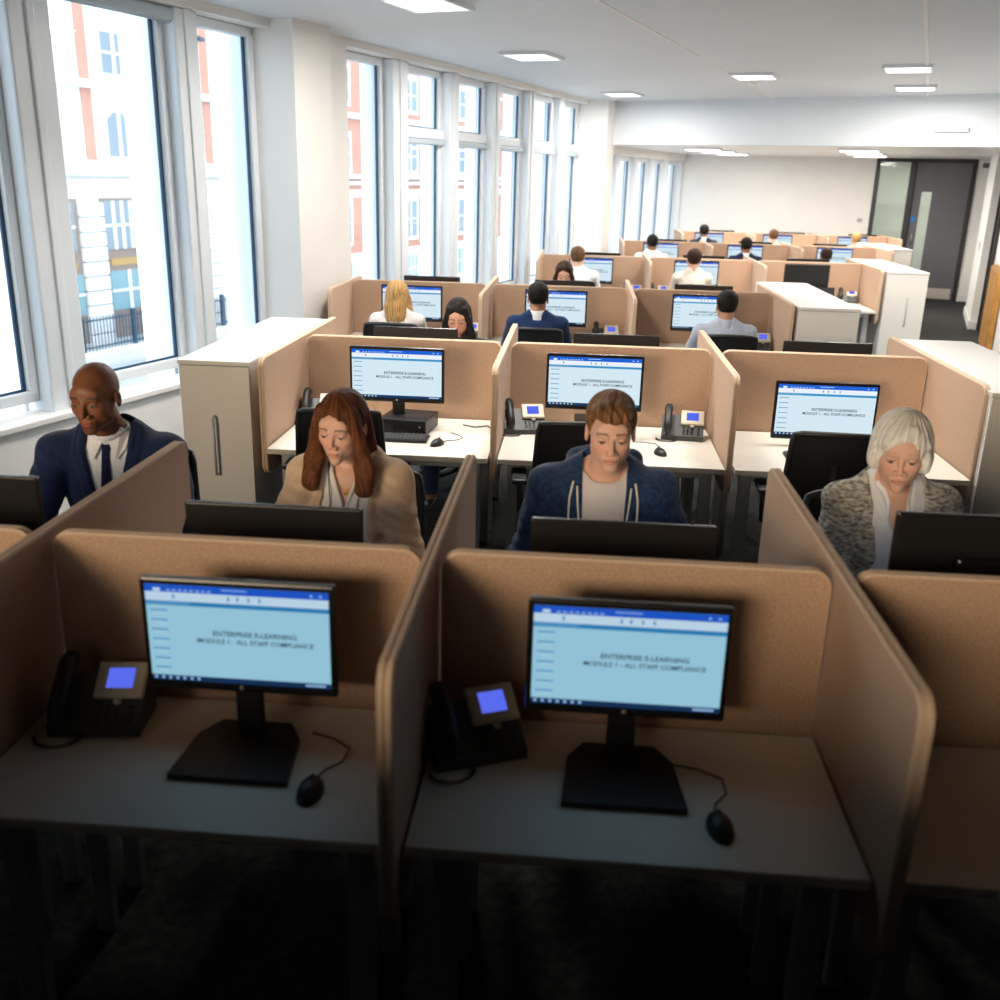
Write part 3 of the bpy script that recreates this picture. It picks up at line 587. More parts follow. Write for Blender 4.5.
# ------------------------------------------------------------------ task chairs
def chair():
    r = empty('task_chair')      # origin on the floor under the column; sitter faces -y
    st = MB().rbox(-.24, .24, -.25, .22, .42, .49, .03, seg=3); st.build('seat', M_chr, r)
    pts = []; W2, H0, H1 = .225, .58, .985
    def bp(u, v):      # backrest surface: u -1..1, v 0..1
        w = W2 * (1 - .10 * v) ; return Vector((u * w, .23 + .05 * v - .045 * (u * u), H0 + (H1 - H0) * v + (.012 * (1 - u * u) if v > .9 else 0)))
    n, k = 12, 10; fr = [bp(-1 + 2 * i / n, 1) for i in range(1, n)]; 
    ring = [bp(-1, v / k) for v in range(1, k)] + [bp(-.97, .99)] + [bp(-1 + 2 * i / n, 1) for i in range(1, n)] + [bp(.97, .99)] + [bp(1, 1 - v / k) for v in range(1, k)] + [bp(.95, .02)] + [bp(1 - 2 * i / n, 0) for i in range(1, n)] + [bp(-.95, .02)]
    MB().tube(ring, .015, 8, closed=True).build('back_frame', M_chf, r)
    b = MB(); vs = []
    for d in (-.004, .004):
        for j in range(k + 1):
            for i in range(n + 1): p = bp(-1 + 2 * i / n, j / k); vs.append((p.x, p.y + d, p.z))
    N1 = (n + 1) * (k + 1); fs = []
    for j in range(k):
        for i in range(n):
            a = j * (n + 1) + i; fs.append((a, a + 1, a + n + 2, a + n + 1)); fs.append((a + N1, a + n + 1 + N1, a + n + 2 + N1, a + 1 + N1))
    b.add(vs, fs, 0, True).build('backrest', M_chr, r, fix=False)
    MB().tube([(0, .10, .43), (0, .26, .44), (0, .30, .52), (0, .27, .72), (0, .262, .85)], [.03, .03, .028, .025, .02], 8).build('back_support', M_chf, r)
    for s in (-1, 1):
        a = MB().tube([(s * .22, .02, .44), (s * .275, .02, .47), (s * .285, .03, .64)], .016, 8).build('armrest', M_chf, r)
        MB().rbox(s * .285 - .04, s * .285 + .04, -.12, .13, .64, .668, .012).build('arm_pad', M_chf, a)
    MB().cyl((0, 0, .08), (0, 0, .43), .03, 16).cyl((0, 0, .36), (0, 0, .43), .06, 16).build('column', M_chf, r)
    bs = MB()
    for i in range(5):
        a = i * 2 * PI / 5 + .3; bs.tube([(0, 0, .11), (.3 * math.cos(a), .3 * math.sin(a), .075)], [.032, .018], 8)
    bs.build('star_base', M_chf, r)
    for i in range(5):
        a = i * 2 * PI / 5 + .3; x, y = .29 * math.cos(a), .29 * math.sin(a)
        MB().cyl((x - .02, y, .03), (x + .02, y, .03), .029, 14).cyl((x, y, .03), (x, y, .07), .008, 8).build('castor', M_blk, r)
    return r
ch = chair()
GC = 'black task chairs'
chairs = [(-1.16, 4.92, PI + .05, 'empty dark task chair at the window-side desk behind the woman in the beige cardigan'), (.03, 4.86, PI + .08, 'empty black task chair at the middle desk behind the young man in the hoodie'), (1.27, 4.86, PI - .05, 'empty black task chair at the aisle-side desk behind the older woman')]
# ------------------------------------------------------------------ people: smooth signed-distance bodies meshed by surface nets
F4 = np.float32
def smin(a, b, k):
    h = np.clip(.5 + .5 * (b - a) / k, 0, 1); return b + (a - b) * h - k * h * (1 - h)
def smax(a, b, k): return -smin(-a, -b, k)
def ell(P, c, r):
    q = (P - np.array(c, F4)) / np.array(r, F4); k0 = np.sqrt((q * q).sum(1)) + 1e-6; q2 = q / np.array(r, F4); k1 = np.sqrt((q2 * q2).sum(1)) + 1e-6
    return k0 * (k0 - 1) / k1
def cap(P, a, b, ra, rb, flat=None):
    a = np.array(a, F4); b = np.array(b, F4); ab = b - a; t = np.clip(((P - a) @ ab) / (ab @ ab), 0, 1)
    d = P - a - t[:, None] * ab
    if flat is not None: d = d * np.array(flat, F4)
    return np.sqrt((d * d).sum(1)) - (ra + t * (rb - ra))
def rotm(yaw, pitch, roll=0):
    return np.array(Matrix.Rotation(yaw, 3, 'Z') @ Matrix.Rotation(roll, 3, 'Y') @ Matrix.Rotation(pitch, 3, 'X'), F4)
def lines(*seg):
    """rectilinear coordinates from (start, end, step) runs"""
    out = []
    for a, b, h in seg: n = max(1, int(round((b - a) / h))); out += list(np.linspace(a, b, n, endpoint=False))
    out.append(seg[-1][1]); return np.array(out, F4)
def surface_nets(f, X, Y, Z):
    nx, ny, nz = len(X), len(Y), len(Z)
    D = np.empty((nx, ny, nz), F4); st = max(1, int(400000 / (ny * nz)))
    for i in range(0, nx, st):
        g = np.stack(np.meshgrid(X[i:i + st], Y, Z, indexing='ij'), -1).reshape(-1, 3); D[i:i + st] = f(g).reshape(-1, ny, nz)
    S = D < 0
    c = [(i, j, k) for i in (0, 1) for j in (0, 1) for k in (0, 1)]
    sl = lambda A, o: A[o[0]:nx - 1 + o[0], o[1]:ny - 1 + o[1], o[2]:nz - 1 + o[2]]
    cnt = sum(sl(S, o).astype(np.int8) for o in c); act = (cnt > 0) & (cnt < 8)
    I, J, K = np.nonzero(act); n = len(I); idx = -np.ones(act.shape, np.int64); idx[I, J, K] = np.arange(n)
    acc = np.zeros((n, 3), F4); m = np.zeros(n, F4)
    for a in range(8):
        for b in range(a + 1, 8):
            oa, ob = c[a], c[b]
            if sum(abs(p - q) for p, q in zip(oa, ob)) != 1: continue
            va = D[I + oa[0], J + oa[1], K + oa[2]]; vb = D[I + ob[0], J + ob[1], K + ob[2]]; x = (va < 0) != (vb < 0)
            t = np.where(x, va / np.where(x, va - vb, 1), 0)
            pa = np.stack([X[I + oa[0]], Y[J + oa[1]], Z[K + oa[2]]], 1); pb = np.stack([X[I + ob[0]], Y[J + ob[1]], Z[K + ob[2]]], 1)
            acc += np.where(x[:, None], pa + t[:, None] * (pb - pa), 0); m += x
    V = acc / np.maximum(m, 1)[:, None]; Fs = []
    for ax in range(3):
        s0 = [slice(1, -1)] * 3; s0[ax] = slice(0, -1); s1 = list(s0); s1[ax] = slice(1, None)
        A = S[tuple(s0)]; B = S[tuple(s1)]; e = np.argwhere(A != B)
        if not len(e): continue
        inside = A[tuple(e.T)]; off = np.array([1, 1, 1]); off[ax] = 0; e = e + off
        u, v = [(1, 2), (2, 0), (0, 1)][ax]; du = np.zeros(3, int); dv = np.zeros(3, int); du[u] = 1; dv[v] = 1
        q = [idx[tuple((e - du - dv).T)], idx[tuple((e - dv).T)], idx[tuple(e.T)], idx[tuple((e - du).T)]]
        Q = np.stack(q, 1); Q[~inside] = Q[~inside][:, ::-1]; Fs.append(Q)
    return V, np.concatenate(Fs)
def sdf_obj(name, f, X, Y, Z, mats, parent, paint=None, mi=None):
    V, Q = surface_nets(f, X, Y, Z)
    me = bpy.data.meshes.new(name); me.vertices.add(len(V)); me.vertices.foreach_set('co', V.astype(np.float32).ravel())
    me.loops.add(len(Q) * 4); me.loops.foreach_set('vertex_index', Q.ravel().astype(np.int32))
    me.polygons.add(len(Q)); me.polygons.foreach_set('loop_start', np.arange(0, len(Q) * 4, 4, dtype=np.int32)); 
    me.update(calc_edges=True)
    for mm in (mats if isinstance(mats, (list, tuple)) else [mats]): me.materials.append(mm)
    me.polygons.foreach_set('use_smooth', np.ones(len(Q), bool))
    if mi is not None: me.polygons.foreach_set('material_index', mi(V[Q].mean(1)).astype(np.int32))
    if paint is not None:
        ca = me.color_attributes.new('tone', 'FLOAT_COLOR', 'POINT'); c = np.ones((len(V), 4), np.float32); c[:, :3] = paint(V); ca.data.foreach_set('color', c.ravel())
    me.update(); o = bpy.data.objects.new(name, me); COL.objects.link(o); o.parent = parent; return o
def nz(P, f, s=0.): return (np.sin(P[:, 0] * f + 1.3 * np.sin(P[:, 1] * f * .7 + s)) * np.sin(P[:, 1] * f * .9 + 1.1 * np.sin(P[:, 2] * f * .8)) + np.sin(P[:, 2] * f * 1.1 + 1.7 * np.sin(P[:, 0] * f * .6 + s))) * .5
def skinmat(nm, b): return mat('skin_' + nm, b, (.48 if nm != 'deep' else .46), attr='tone', sss=.12 if nm != 'deep' else .05, spec=.32, bump=.05, bscale=300)
def clothmat(nm, col, **k): return mat('cloth_' + nm, col, .85, noise=k.pop('noise', .08), nscale=k.pop('nscale', 150), bump=.35, bscale=k.pop('bscale', 350), spec=.2, sheen=.15, **k)
def hairmat(nm, c1, c2):
    m_ = mat('hair_' + nm, c1, .55, col2=c2, nscale=17, bump=.9, bscale=30, spec=.12, ramp=(.30, .68)); nt = m_.node_tree
    at = nt.nodes.new('ShaderNodeAttribute'); at.attribute_name = 'flow'
    for n in nt.nodes:
        if n.type == 'TEX_NOISE': nt.links.new(at.outputs['Vector'], n.inputs['Vector'])
    return m_
HAIR = {'brown': hairmat('chestnut', (.045, .013, .005), (.19, .068, .028)), 'boy': hairmat('brown', (.05, .022, .009), (.34, .17, .075)), 'grey': hairmat('silver', (.58, .53, .46), (.94, .92, .87)),
        'black': hairmat('black', (.006, .005, .005), (.022, .018, .016)), 'blonde': hairmat('blonde', (.25, .12, .035), (.75, .48, .20)), 'darkbrown': hairmat('dark_brown', (.012, .007, .004), (.06, .03, .018)), 'midbrown': hairmat('mid_brown', (.06, .03, .015), (.2, .11, .05))}
def person(label, x, y, rz, skin=(.60, .33, .22), sk='fair', hair=('short', 'black'), top='shirt', topcol=(.6, .65, .75), head=(0, -.11, 1.315), yaw=0, pitch=.25, roll=0, wide=1.0, fine=False, female=False, legs=(.03, .035, .05), lift=0., tilt=0, hs=1.0, outfit=None, group=None, topname=None):
    root = empty('person', (x, y, lift), rz, label=label, cat='person', group=group)
    hh = .0026 if fine else .006; bh = .0095 if fine else .014
    HC = np.array(head, F4); R = rotm(yaw, pitch, roll)
    sw = (.180 if not female else .160) * wide; nb = np.array((0, -.015, 1.12), F4)
    sh = [np.array((s * sw, -.045, 1.065), F4) for s in (1, -1)]; el = [np.array((s * (sw + .075), -.19, .83), F4) for s in (1, -1)]
    wr = [np.array((s * .15, -.42, .792), F4) for s in (1, -1)]
    def hq(P): return ((P - HC) @ R) / hs
    def torso(P, i=0.):
        d = ell(P, (0, .02, .60), (.175 + i, .13 + i, .13 + i)); d = smin(d, ell(P, (0, .01, .76), ((.150 if not female else .13) * wide + i, .115 + i, .2 + i)), .06)
        d = smin(d, ell(P, (0, -.02, .95), ((.170 if not female else .148) * wide + i, .112 + i, .19 + i)), .05)
        if female:
            for s in (-1, 1): d = smin(d, ell(P, (s * .07, -.105, .93), (.062 + i, .055 + i, .06 + i)), .04)
        for s in sh: d = smin(d, cap(P, (0, -.03, 1.055), s, .075 + i, .058 + i, (1, 1.0, 1.15)), .03)
        for s in (-1, 1): d = smin(d, cap(P, (s * sw * .75, -.03, 1.085), (s * .035, -.01, 1.145), .035 + i, .04 + i), .03)
        return d
    def arms(P, i=0.):
        d = None
        for s, e, w in zip(sh, el, wr):
            a = smin(cap(P, s, e, .055 * (.9 if female else 1) + i, .043 + i), cap(P, e, w, .043 + i, .029 + i), .02); d = a if d is None else np.minimum(d, a)
        return d
    def hands(P):
        d = None
        for k, w in enumerate(wr):
            s = (1, -1)[k]; W_ = np.array(w); 
            h = ell(P, W_ + (-s * .008, -.055, -.008), (.040, .052, .016))
            h = smin(h, cap(P, W_, W_ + np.array((0, -.03, -.005)), .026, .026, (1, 1, 1.3)), .02)
            for j, (ox, L) in enumerate(((-.030, .058), (-.010, .068), (.011, .064), (.030, .048))):
                b0 = W_ + np.array((ox - s * .008, -.095, -.004)); b1 = b0 + np.array((ox * .25, -L * .55, -.002)); b2 = b1 + np.array((ox * .1, -L * .40, -.018))
                h = smin(h, np.minimum(cap(P, b0, b1, .0095, .0088), cap(P, b1, b2, .0088, .0078)), .006)
            t0 = W_ + np.array((-s * .035, -.03, -.008)); t1 = t0 + np.array((-s * .024, -.03, -.004)); t2 = t1 + np.array((-s * .006, -.028, -.006))
            h = smin(h, np.minimum(cap(P, t0, t1, .013, .0105), cap(P, t1, t2, .0105, .009)), .01)
            d = h if d is None else np.minimum(d, h)
        return d
    hipz = .575
    def legsf(P, i=0.):
        d = None
        for s in (1, -1):
            hp, kn, an = (s * .095, 0, hipz), (s * .125, -.44, .55), (s * .13, -.40, .11)
            a = smin(cap(P, hp, kn, .085 + i, .06 + i), cap(P, kn, an, .058 + i, .04 + i), .03); d = a if d is None else np.minimum(d, a)
        return d
    def feet(P):
        d = None
        for s in (1, -1): a = smin(ell(P, (s * .13, -.47, .045), (.045, .11, .042)), ell(P, (s * .13, -.38, .055), (.035, .04, .055)), .02); d = a if d is None else np.minimum(d, a)
        return d
    nk0 = nb + np.array((0, .0, -.02), F4); nk1 = HC + R @ np.array((0, .02, -.06), F4)
    nr = .052 if not female else .044
    def neck(P, i=0.): return cap(P, nk0, nk1, nr + .008 + i, nr + i)
    def headf(q):
        d = ell(q, (0, .016, .030), (.074, .094, .086))
        d = smin(d, ell(q, (0, -.030, -.034), (.060, .060, .076)), .03)
        jw = .040 if not female else .034
        d = smin(d, ell(q, (0, -.073, -.098), (.024 if not female else .019, .020, .018)), .028)
        for s in (-1, 1):
            d = smin(d, ell(q, (s * jw, -.010, -.058), (.018, .03, .026)), .03)
            d = smin(d, ell(q, (s * .036, -.058, -.018), (.022, .022, .022)), .022)
        d = smin(d, ell(q, (0, -.074, .034), (.048, .014, .026)), .03)
        for s in (-1, 1): d = smax(d, -ell(q, (s * .031, -.103, .001), (.018, .015, .012)), .014)
        for s in (-1, 1): d = smin(d, ell(q, (s * .031, -.0765, .000), (.0142, .0142, .0125)), .004)
        for s in (-1, 1): d = smin(d, cap(q, (s * .014, -.094, .018), (s * .044, -.078, .020), .004, .004), .010)
        nosew = .0125 if sk != 'deep' else .0165
        nt = (0, -.1045, -.031) if female else (0, -.110, -.032)
        d = smin(d, cap(q, (0, -.087, .012), nt, .006, .0085 if female else .0102), .010)
        for s in (-1, 1): d = smin(d, ell(q, (s * nosew, -.096, -.038), (.0085, .011, .008)), .006)
        d = smin(d, ell(q, (0, -.080, -.064), (.028, .015, .022)), .014)
        lf = 1.3 if sk == 'deep' else 1
        d = smin(d, ell(q, (0, -.0945, -.0610), (.021, .0068, .0036 * lf)), .005); d = smin(d, ell(q, (0, -.0932, -.0708), (.018, .0070, .0046 * lf)), .005)
        d = smax(d, -ell(q, (0, -.104, -.0655), (.024, .008, .0013)), .002)
        for s in (-1, 1):
            e = ell(q, (s * .078, .010, -.008), (.008, .018, .031)); e = smax(e, -ell(q, (s * .088, .006, -.004), (.008, .010, .018)), .004); d = smin(d, e, .006)
        return d
    def body(P):
        d = np.full(len(P), 1., F4)
        lo = P[:, 2] < 1.3
        if lo.any():
            L = P[lo]; a = smin(torso(L, -.004), arms(L, -.004), .02); a = np.minimum(a, hands(L)) if 1 else a
            d[lo] = smin(smin(a, legsf(L), .03), feet(L), .02)
        hi = P[:, 2] > 1.0
        if hi.any():
            Hh = P[hi]; q = hq(Hh); r = np.sqrt((q * q).sum(1)); hd = r - .13
            mk = r < .155; hd[mk] = headf(q[mk]) * hs
            d[hi] = smin(np.minimum(d[hi], 9), smin(hd, neck(Hh), .016), .02)
        return d
    dark = sk == 'deep'
    base = np.array(skin, F4)
    def paint(V):
        c = np.tile(base, (len(V), 1)); q = hq(V); X_, Y_, Z_ = np.abs(q[:, 0]), q[:, 1], q[:, 2]; fr = Y_ < -.03
        def mixin(w, col): c[:] = c * (1 - w[:, None]) + np.array(col, F4) * w[:, None]
        sstep = lambda a, b, v: np.clip((v - a) / (b - a), 0, 1)
        red = np.exp(-(((X_ - .042) / .022) ** 2 + ((Z_ + .03) / .022) ** 2)) * fr; mixin(red * (.35 if not dark else .0), base * np.array((1.08, .72, .68)))
        nosep = np.exp(-((X_ / .016) ** 2 + ((Z_ + .036) / .015) ** 2)) * (Y_ < -.09); mixin(nosep * .3, base * np.array((1.1, .75, .7)))
        lip = ((X_ / .023) ** 2 + ((Z_ + .066) / (.0092 if not dark else .0135)) ** 2 < 1) & (Y_ < -.085)
        mixin(lip * .6, (base * np.array((.90, .52, .50))) if not dark else (base * np.array((1.35, .95, 1.0))))
        mixin(((X_ < .023) & (np.abs(Z_ + .0655) < .0016) & (Y_ < -.08)) * .8, base * .25)
        ex = X_ - .031
        brow = (np.abs(Z_ - (.0245 + .003 * np.cos(ex * 70) - .10 * np.maximum(ex, 0))) < .0040) & (np.abs(ex) < .019) & (Y_ < -.05)
        bc = {'grey': (.45, .32, .22), 'black': (.02, .012, .01), 'boy': (.16, .08, .04), 'brown': (.14, .06, .03)}.get(hair[1] if hair else 'black', (.03, .02, .015))
        mixin(brow * (.75 if not hair or hair[1] != 'grey' else .4), bc)
        lidz = -.0035
        eye = ((ex / .0125) ** 2 + ((Z_ - lidz) / .0044) ** 2 < 1) & (Y_ < -.07)
        mixin(eye * 1., (.55, .50, .46) if not dark else (.4, .33, .28)); mixin((eye & (np.abs(ex) < .006)) * 1., (.05, .04, .035))
        lash = (np.abs(ex) < .0135) & (np.abs(Z_ - (lidz + .0046 - 9 * ex ** 2)) < .0018) & (Y_ < -.065); mixin(lash * .85, (.03, .02, .015))
        sock_shade = np.exp(-((ex / .017) ** 2 + ((Z_ - .006) / .009) ** 2)) * (Y_ < -.06); mixin(sock_shade * .18, base * np.array((.7, .5, .5)))  # shading of the eye sockets put into the skin colour
        if dark:
            st = sstep(-.045, -.075, Z_) * (X_ > .0) * (Y_ < .03) * (1 - lip); mixin(st * .45, (.03, .018, .014))
            scalp = sstep(.035, .06, Z_ + .55 * np.maximum(Y_ + .03, 0) - .25 * np.maximum(-Y_ - .05, 0)) * (Y_ > -.07); mixin(scalp * .12, (.05, .028, .02))
        if hair and hair[1] == 'grey':
            fold = (np.abs(Z_ + .052 + .9 * (X_ - .03)) < .0022) & (X_ > .018) & (X_ < .04) & (Y_ < -.05); mixin(fold * .35, base * .5)
        return c
    xr = sw + .16
    if fine:
        X = lines((-xr, -.10, bh), (-.10, .10, hh), (.10, xr, bh)); Y = lines((-.66, HC[1] - .125, bh * .85), (HC[1] - .125, HC[1] + .0, hh), (HC[1], HC[1] + .13, hh * 1.6), (HC[1] + .13, .20, bh)); Z = lines((-.01, .72, bh * 1.3), (.72, .83, .006), (.83, 1.16, bh), (1.16, HC[2] + .13, hh))
    else:
        X = lines((-xr, -.10, bh), (-.10, .10, hh), (.10, xr, bh)); Y = lines((-.66, HC[1] - .12, bh), (HC[1] - .12, HC[1] + .13, hh), (HC[1] + .13, .20, bh)); Z = lines((-.01, 1.17, bh), (1.17, HC[2] + .13, hh))
    sdf_obj('body', body, X, Y, Z, skinmat(sk, skin), root, paint)
    # clothes ------------------------------------------------------
    def layer(name, mt, infl, vtop=None, vz=None, sleeve=True, zlo=.56, fold=.004, extra=None, neckgap=.006, hres=None, zcut=None, depth=-.02, paintf=None, slv=.0):
        def f(P):
            i = infl; d = torso(P, i)
            if sleeve: d = smin(d, arms(P, i + slv), .025)
            if extra: d = extra(P, d)
            ds = np.minimum(np.abs(P[:, 0]) / .2, 1)
            if fold: d = d + fold * (nz(P, 38, 1.) * (.35 + ds) ) + fold * .5 * np.sin(P[:, 2] * 150 + P[:, 0] * 60 + 2 * np.sin(P[:, 1] * 30)) * (P[:, 1] < -.1) * (np.abs(P[:, 0]) > sw * .8)
            d = smax(d, -neck(P, neckgap), .004)
            if zcut is not None: d = np.maximum(d, P[:, 2] - zcut)
            d = np.maximum(d, zlo - P[:, 2])
            for w, e in zip(wr, el):     # cuffs
                ax = (w - e) / np.linalg.norm(w - e); t = (P - w) @ ax; near_ = np.sqrt(((P - w) ** 2).sum(1)) < .12; d = np.where(near_, np.maximum(d, t + .004), d)
            d = np.where(P[:, 1] < wr[0][1] - .0, np.maximum(d, wr[0][1] - P[:, 1]), d)
            if vtop is not None:
                z0, z1, w0, w1 = vtop; wz = w0 + (w1 - w0) * np.clip((P[:, 2] - z0) / (z1 - z0), 0, 1); cut = np.maximum(np.abs(P[:, 0]) - wz, P[:, 1] - depth); d = np.maximum(d, -np.maximum(cut, z0 - P[:, 2]))
            return d
        g = hres or (.0085 if fine else .013)
        gx = lines((-xr - .02, -.16, g), (-.16, .16, g * (.75 if fine else 1)), (.16, xr + .02, g)); gz = lines((zlo - .02, .85, g * 1.1), (.85, 1.22, g * (.75 if fine else 1)))
        return sdf_obj(name, f, gx, lines((-.46, .21, g)), gz, mt, root, paintf)
    TM = clothmat(topname or ('top_%02x%02x%02x' % tuple(int(255 * v ** .45) for v in topcol)), topcol, noise=.1)
    if outfit is None:
        layer(top, TM, .012, neckgap=.004)
        if top in ('shirt',) or top == 'jumper':
            cb = (.85, .87, .92) if top == 'jumper' else tuple(min(.95, c * 1.05) for c in topcol)
            def col(P): return np.maximum(np.abs(cap(P, nk0, nk1, nr + .018, nr + .012)) - .004, np.abs(P[:, 2] + .2 * (P[:, 1] + .02) - 1.152) - .038)
            sdf_obj('collar', col, lines((-.10, .10, .006)), lines((-.13, .12, .006)), lines((1.08, 1.24, .006)), clothmat('collar_%d' % int(cb[0] * 100), cb), root)
    else: outfit(locals())
    def shoe(P): return np.maximum(feet(P) - .007, P[:, 2] - .095)
    for a_, b_ in ((.06, .20), (-.20, -.06)): sdf_obj('shoe', shoe, lines((a_, b_, .010)), lines((-.62, -.30, .012)), lines((-.012, .11, .010)), M_blk, root)
    # trousers
    def trou(P): return np.maximum(np.minimum(smin(legsf(P, .012), ell(P, (0, .02, .59), (.185, .14, .11)), .04), 9), .12 - P[:, 2])
    sdf_obj('trousers', trou, lines((-.25, .25, .014)), lines((-.53, .18, .014)), lines((.10, .72, .014)), clothmat('legs_%02x%02x%02x' % tuple(int(255 * v ** .45) for v in legs), legs), root)
    MBs = MB()
    # hair ---------------------------------------------------------
    if hair:
        kind, hc = hair
        def G(q): return ell(q, (0, .018, .034), (.080, .100, .090))
        CR = {'quiff': (.02, .075), 'short': (0, .06), 'bun': (0, .085), 'bob': (.022, .02)}.get(kind, (-.012, .01))
        def hf(P):
            q = hq(P); x_, y_, z_ = q[:, 0], q[:, 1], q[:, 2]; ax = np.abs(x_)
            az = np.arctan2(y_ - CR[1], x_ - CR[0]); st = .0014 * np.sin(az * 19 + 2.2 * np.sin(az * 5) + 22 * z_) + .0012 * nz(q, 70, 5.)
            st = st * np.clip(((x_ - CR[0]) ** 2 + (y_ - CR[1]) ** 2) / .0016, 0, 1)
            if kind in ('short', 'quiff', 'bun'):
                th = .002 + .012 * np.clip((z_ - .02) / .07, 0, 1)
                if kind == 'bun': th = .004 + .004 * np.clip(z_ / .08, 0, 1)
                d = ell(q, (0, .018, .034), (.078, .098, .089)) - th
                line = np.interp(y_, [-.10, -.06, -.035, -.015, .0, .03, .06, .11], [.082, .064, .034, -.008, .006, -.022, -.055, -.075]).astype(F4)
                d = smax(d, line - z_, .006)
                if kind == 'quiff':
                    g = smin(ell(q, (-.004, -.050, .095), (.066, .054, .030)), ell(q, (.012, -.082, .082), (.048, .026, .020)), .02)
                    d = smin(d, g + .0025 * np.sin(x_ * 190 + 70 * y_ + 40 * z_ + 2 * np.sin(y_ * 60)), .012)
                    d = smax(d, (.058 + .25 * np.maximum(ax - .03, 0)) - z_ - 3 * np.maximum(y_ + .045, 0), .004)
                if kind == 'bun': d = smin(d, ell(q, (0, .085, .075), (.034, .034, .034)), .012)
                return (d + st) * hs
            if kind == 'bob':
                d = smin(G(q) - .010 - .003 * np.clip(z_ / .05, 0, 1), ell(q, (0, .03, -.03), (.086, .084, .060)), .03)
                for s in (-1, 1): d = smin(d, ell(q, (s * .078, -.012, -.012), (.022, .042, .050)), .015)
                face = ell(q, (.010, -.118, -.032), (.060, .085, .108)); d = smax(d, -face, .010)
                d = smax(d, -ell(q, (0, -.03, -.14), (.055, .12, .09)), .01)
                bang = np.minimum(cap(q, (.022, -.062, .094), (-.046, -.070, .052), .020, .016, (1, 1.2, 1)), cap(q, (.022, -.062, .094), (.066, -.052, .046), .016, .014, (1, 1.2, 1))); d = smin(d, bang, .014)
                return (d + st * 1.6) * hs
            # long: a cap of hair with curtains at the sides and down the back
            d = G(q) - .006
            top_ = d
            for s in (-1, 1):
                c_ = smin(cap(q, (s * .052, -.045, .078), (s * .079, -.045, -.01), .022, .020), cap(q, (s * .079, -.040, -.01), (s * .094, -.045, -.12), .020, .034, (1, 1.3, 1)), .02)
                if kind == 'long': c_ = smin(c_, cap(q, (s * .094, -.045, -.12), (s * .100, -.080, -.200), .034, .030, (.9, 1.5, 1)), .02)
                d = smin(d, c_, .015)
            d = smin(d, ell(q, (0, .062, -.05), (.090, .050, .12)), .03)
            if kind in ('long', 'longback'): d = smin(d, ell(q, (0, .075, -.14), (.098 if kind == 'long' else .085, .036, .12)), .03)
            face = ell(q, (-.012, -.125, -.034), (.058, .09, .128)); d = smax(d, -face, .012)
            d = smax(d, -cap(q, (0, -.06, -.12), (0, -.12, -.30), .045, .05), .01)
            part = ((x_ + .018) ** 2 / .005 ** 2 + (q[:, 1] + .03) ** 2 / .06 ** 2); d = d + .004 * np.exp(-part)
            return (d + st) * hs
        g = .0036 if fine else .0065
        lowz = {'long': .30, 'longback': .30, 'bob': .15}.get(kind, .12)
        o = sdf_obj('hair', hf, lines((HC[0] - .16, HC[0] + .16, g)), lines((HC[1] - .18, HC[1] + .20, g)), lines((HC[2] - lowz, HC[2] + .16, g * (1.2 if lowz > .2 else 1))), HAIR[hc], root)
        n_ = len(o.data.vertices); co = np.empty(n_ * 3, np.float32); o.data.vertices.foreach_get('co', co); q = hq(co.reshape(-1, 3))
        az = np.arctan2(q[:, 1] - CR[1], q[:, 0] - CR[0]); fl = np.stack([np.cos(az), np.sin(az), q[:, 2] * (.5 if 'long' in kind else 1.6) + .08 * nz(q, 30)], 1).astype(np.float32)
        at = o.data.attributes.new('flow', 'FLOAT_VECTOR', 'POINT'); at.data.foreach_set('vector', fl.ravel())
    c = ch if ch.name not in used else copy_tree(ch)
    used.add(ch.name); c.location = (x, y + .02 * math.cos(rz), 0); c.rotation_euler = (0, 0, rz)
    for k in c.children:
        if not k.name.startswith(('star_base', 'castor')): k.location.z = max(lift, 0)
    return root, c
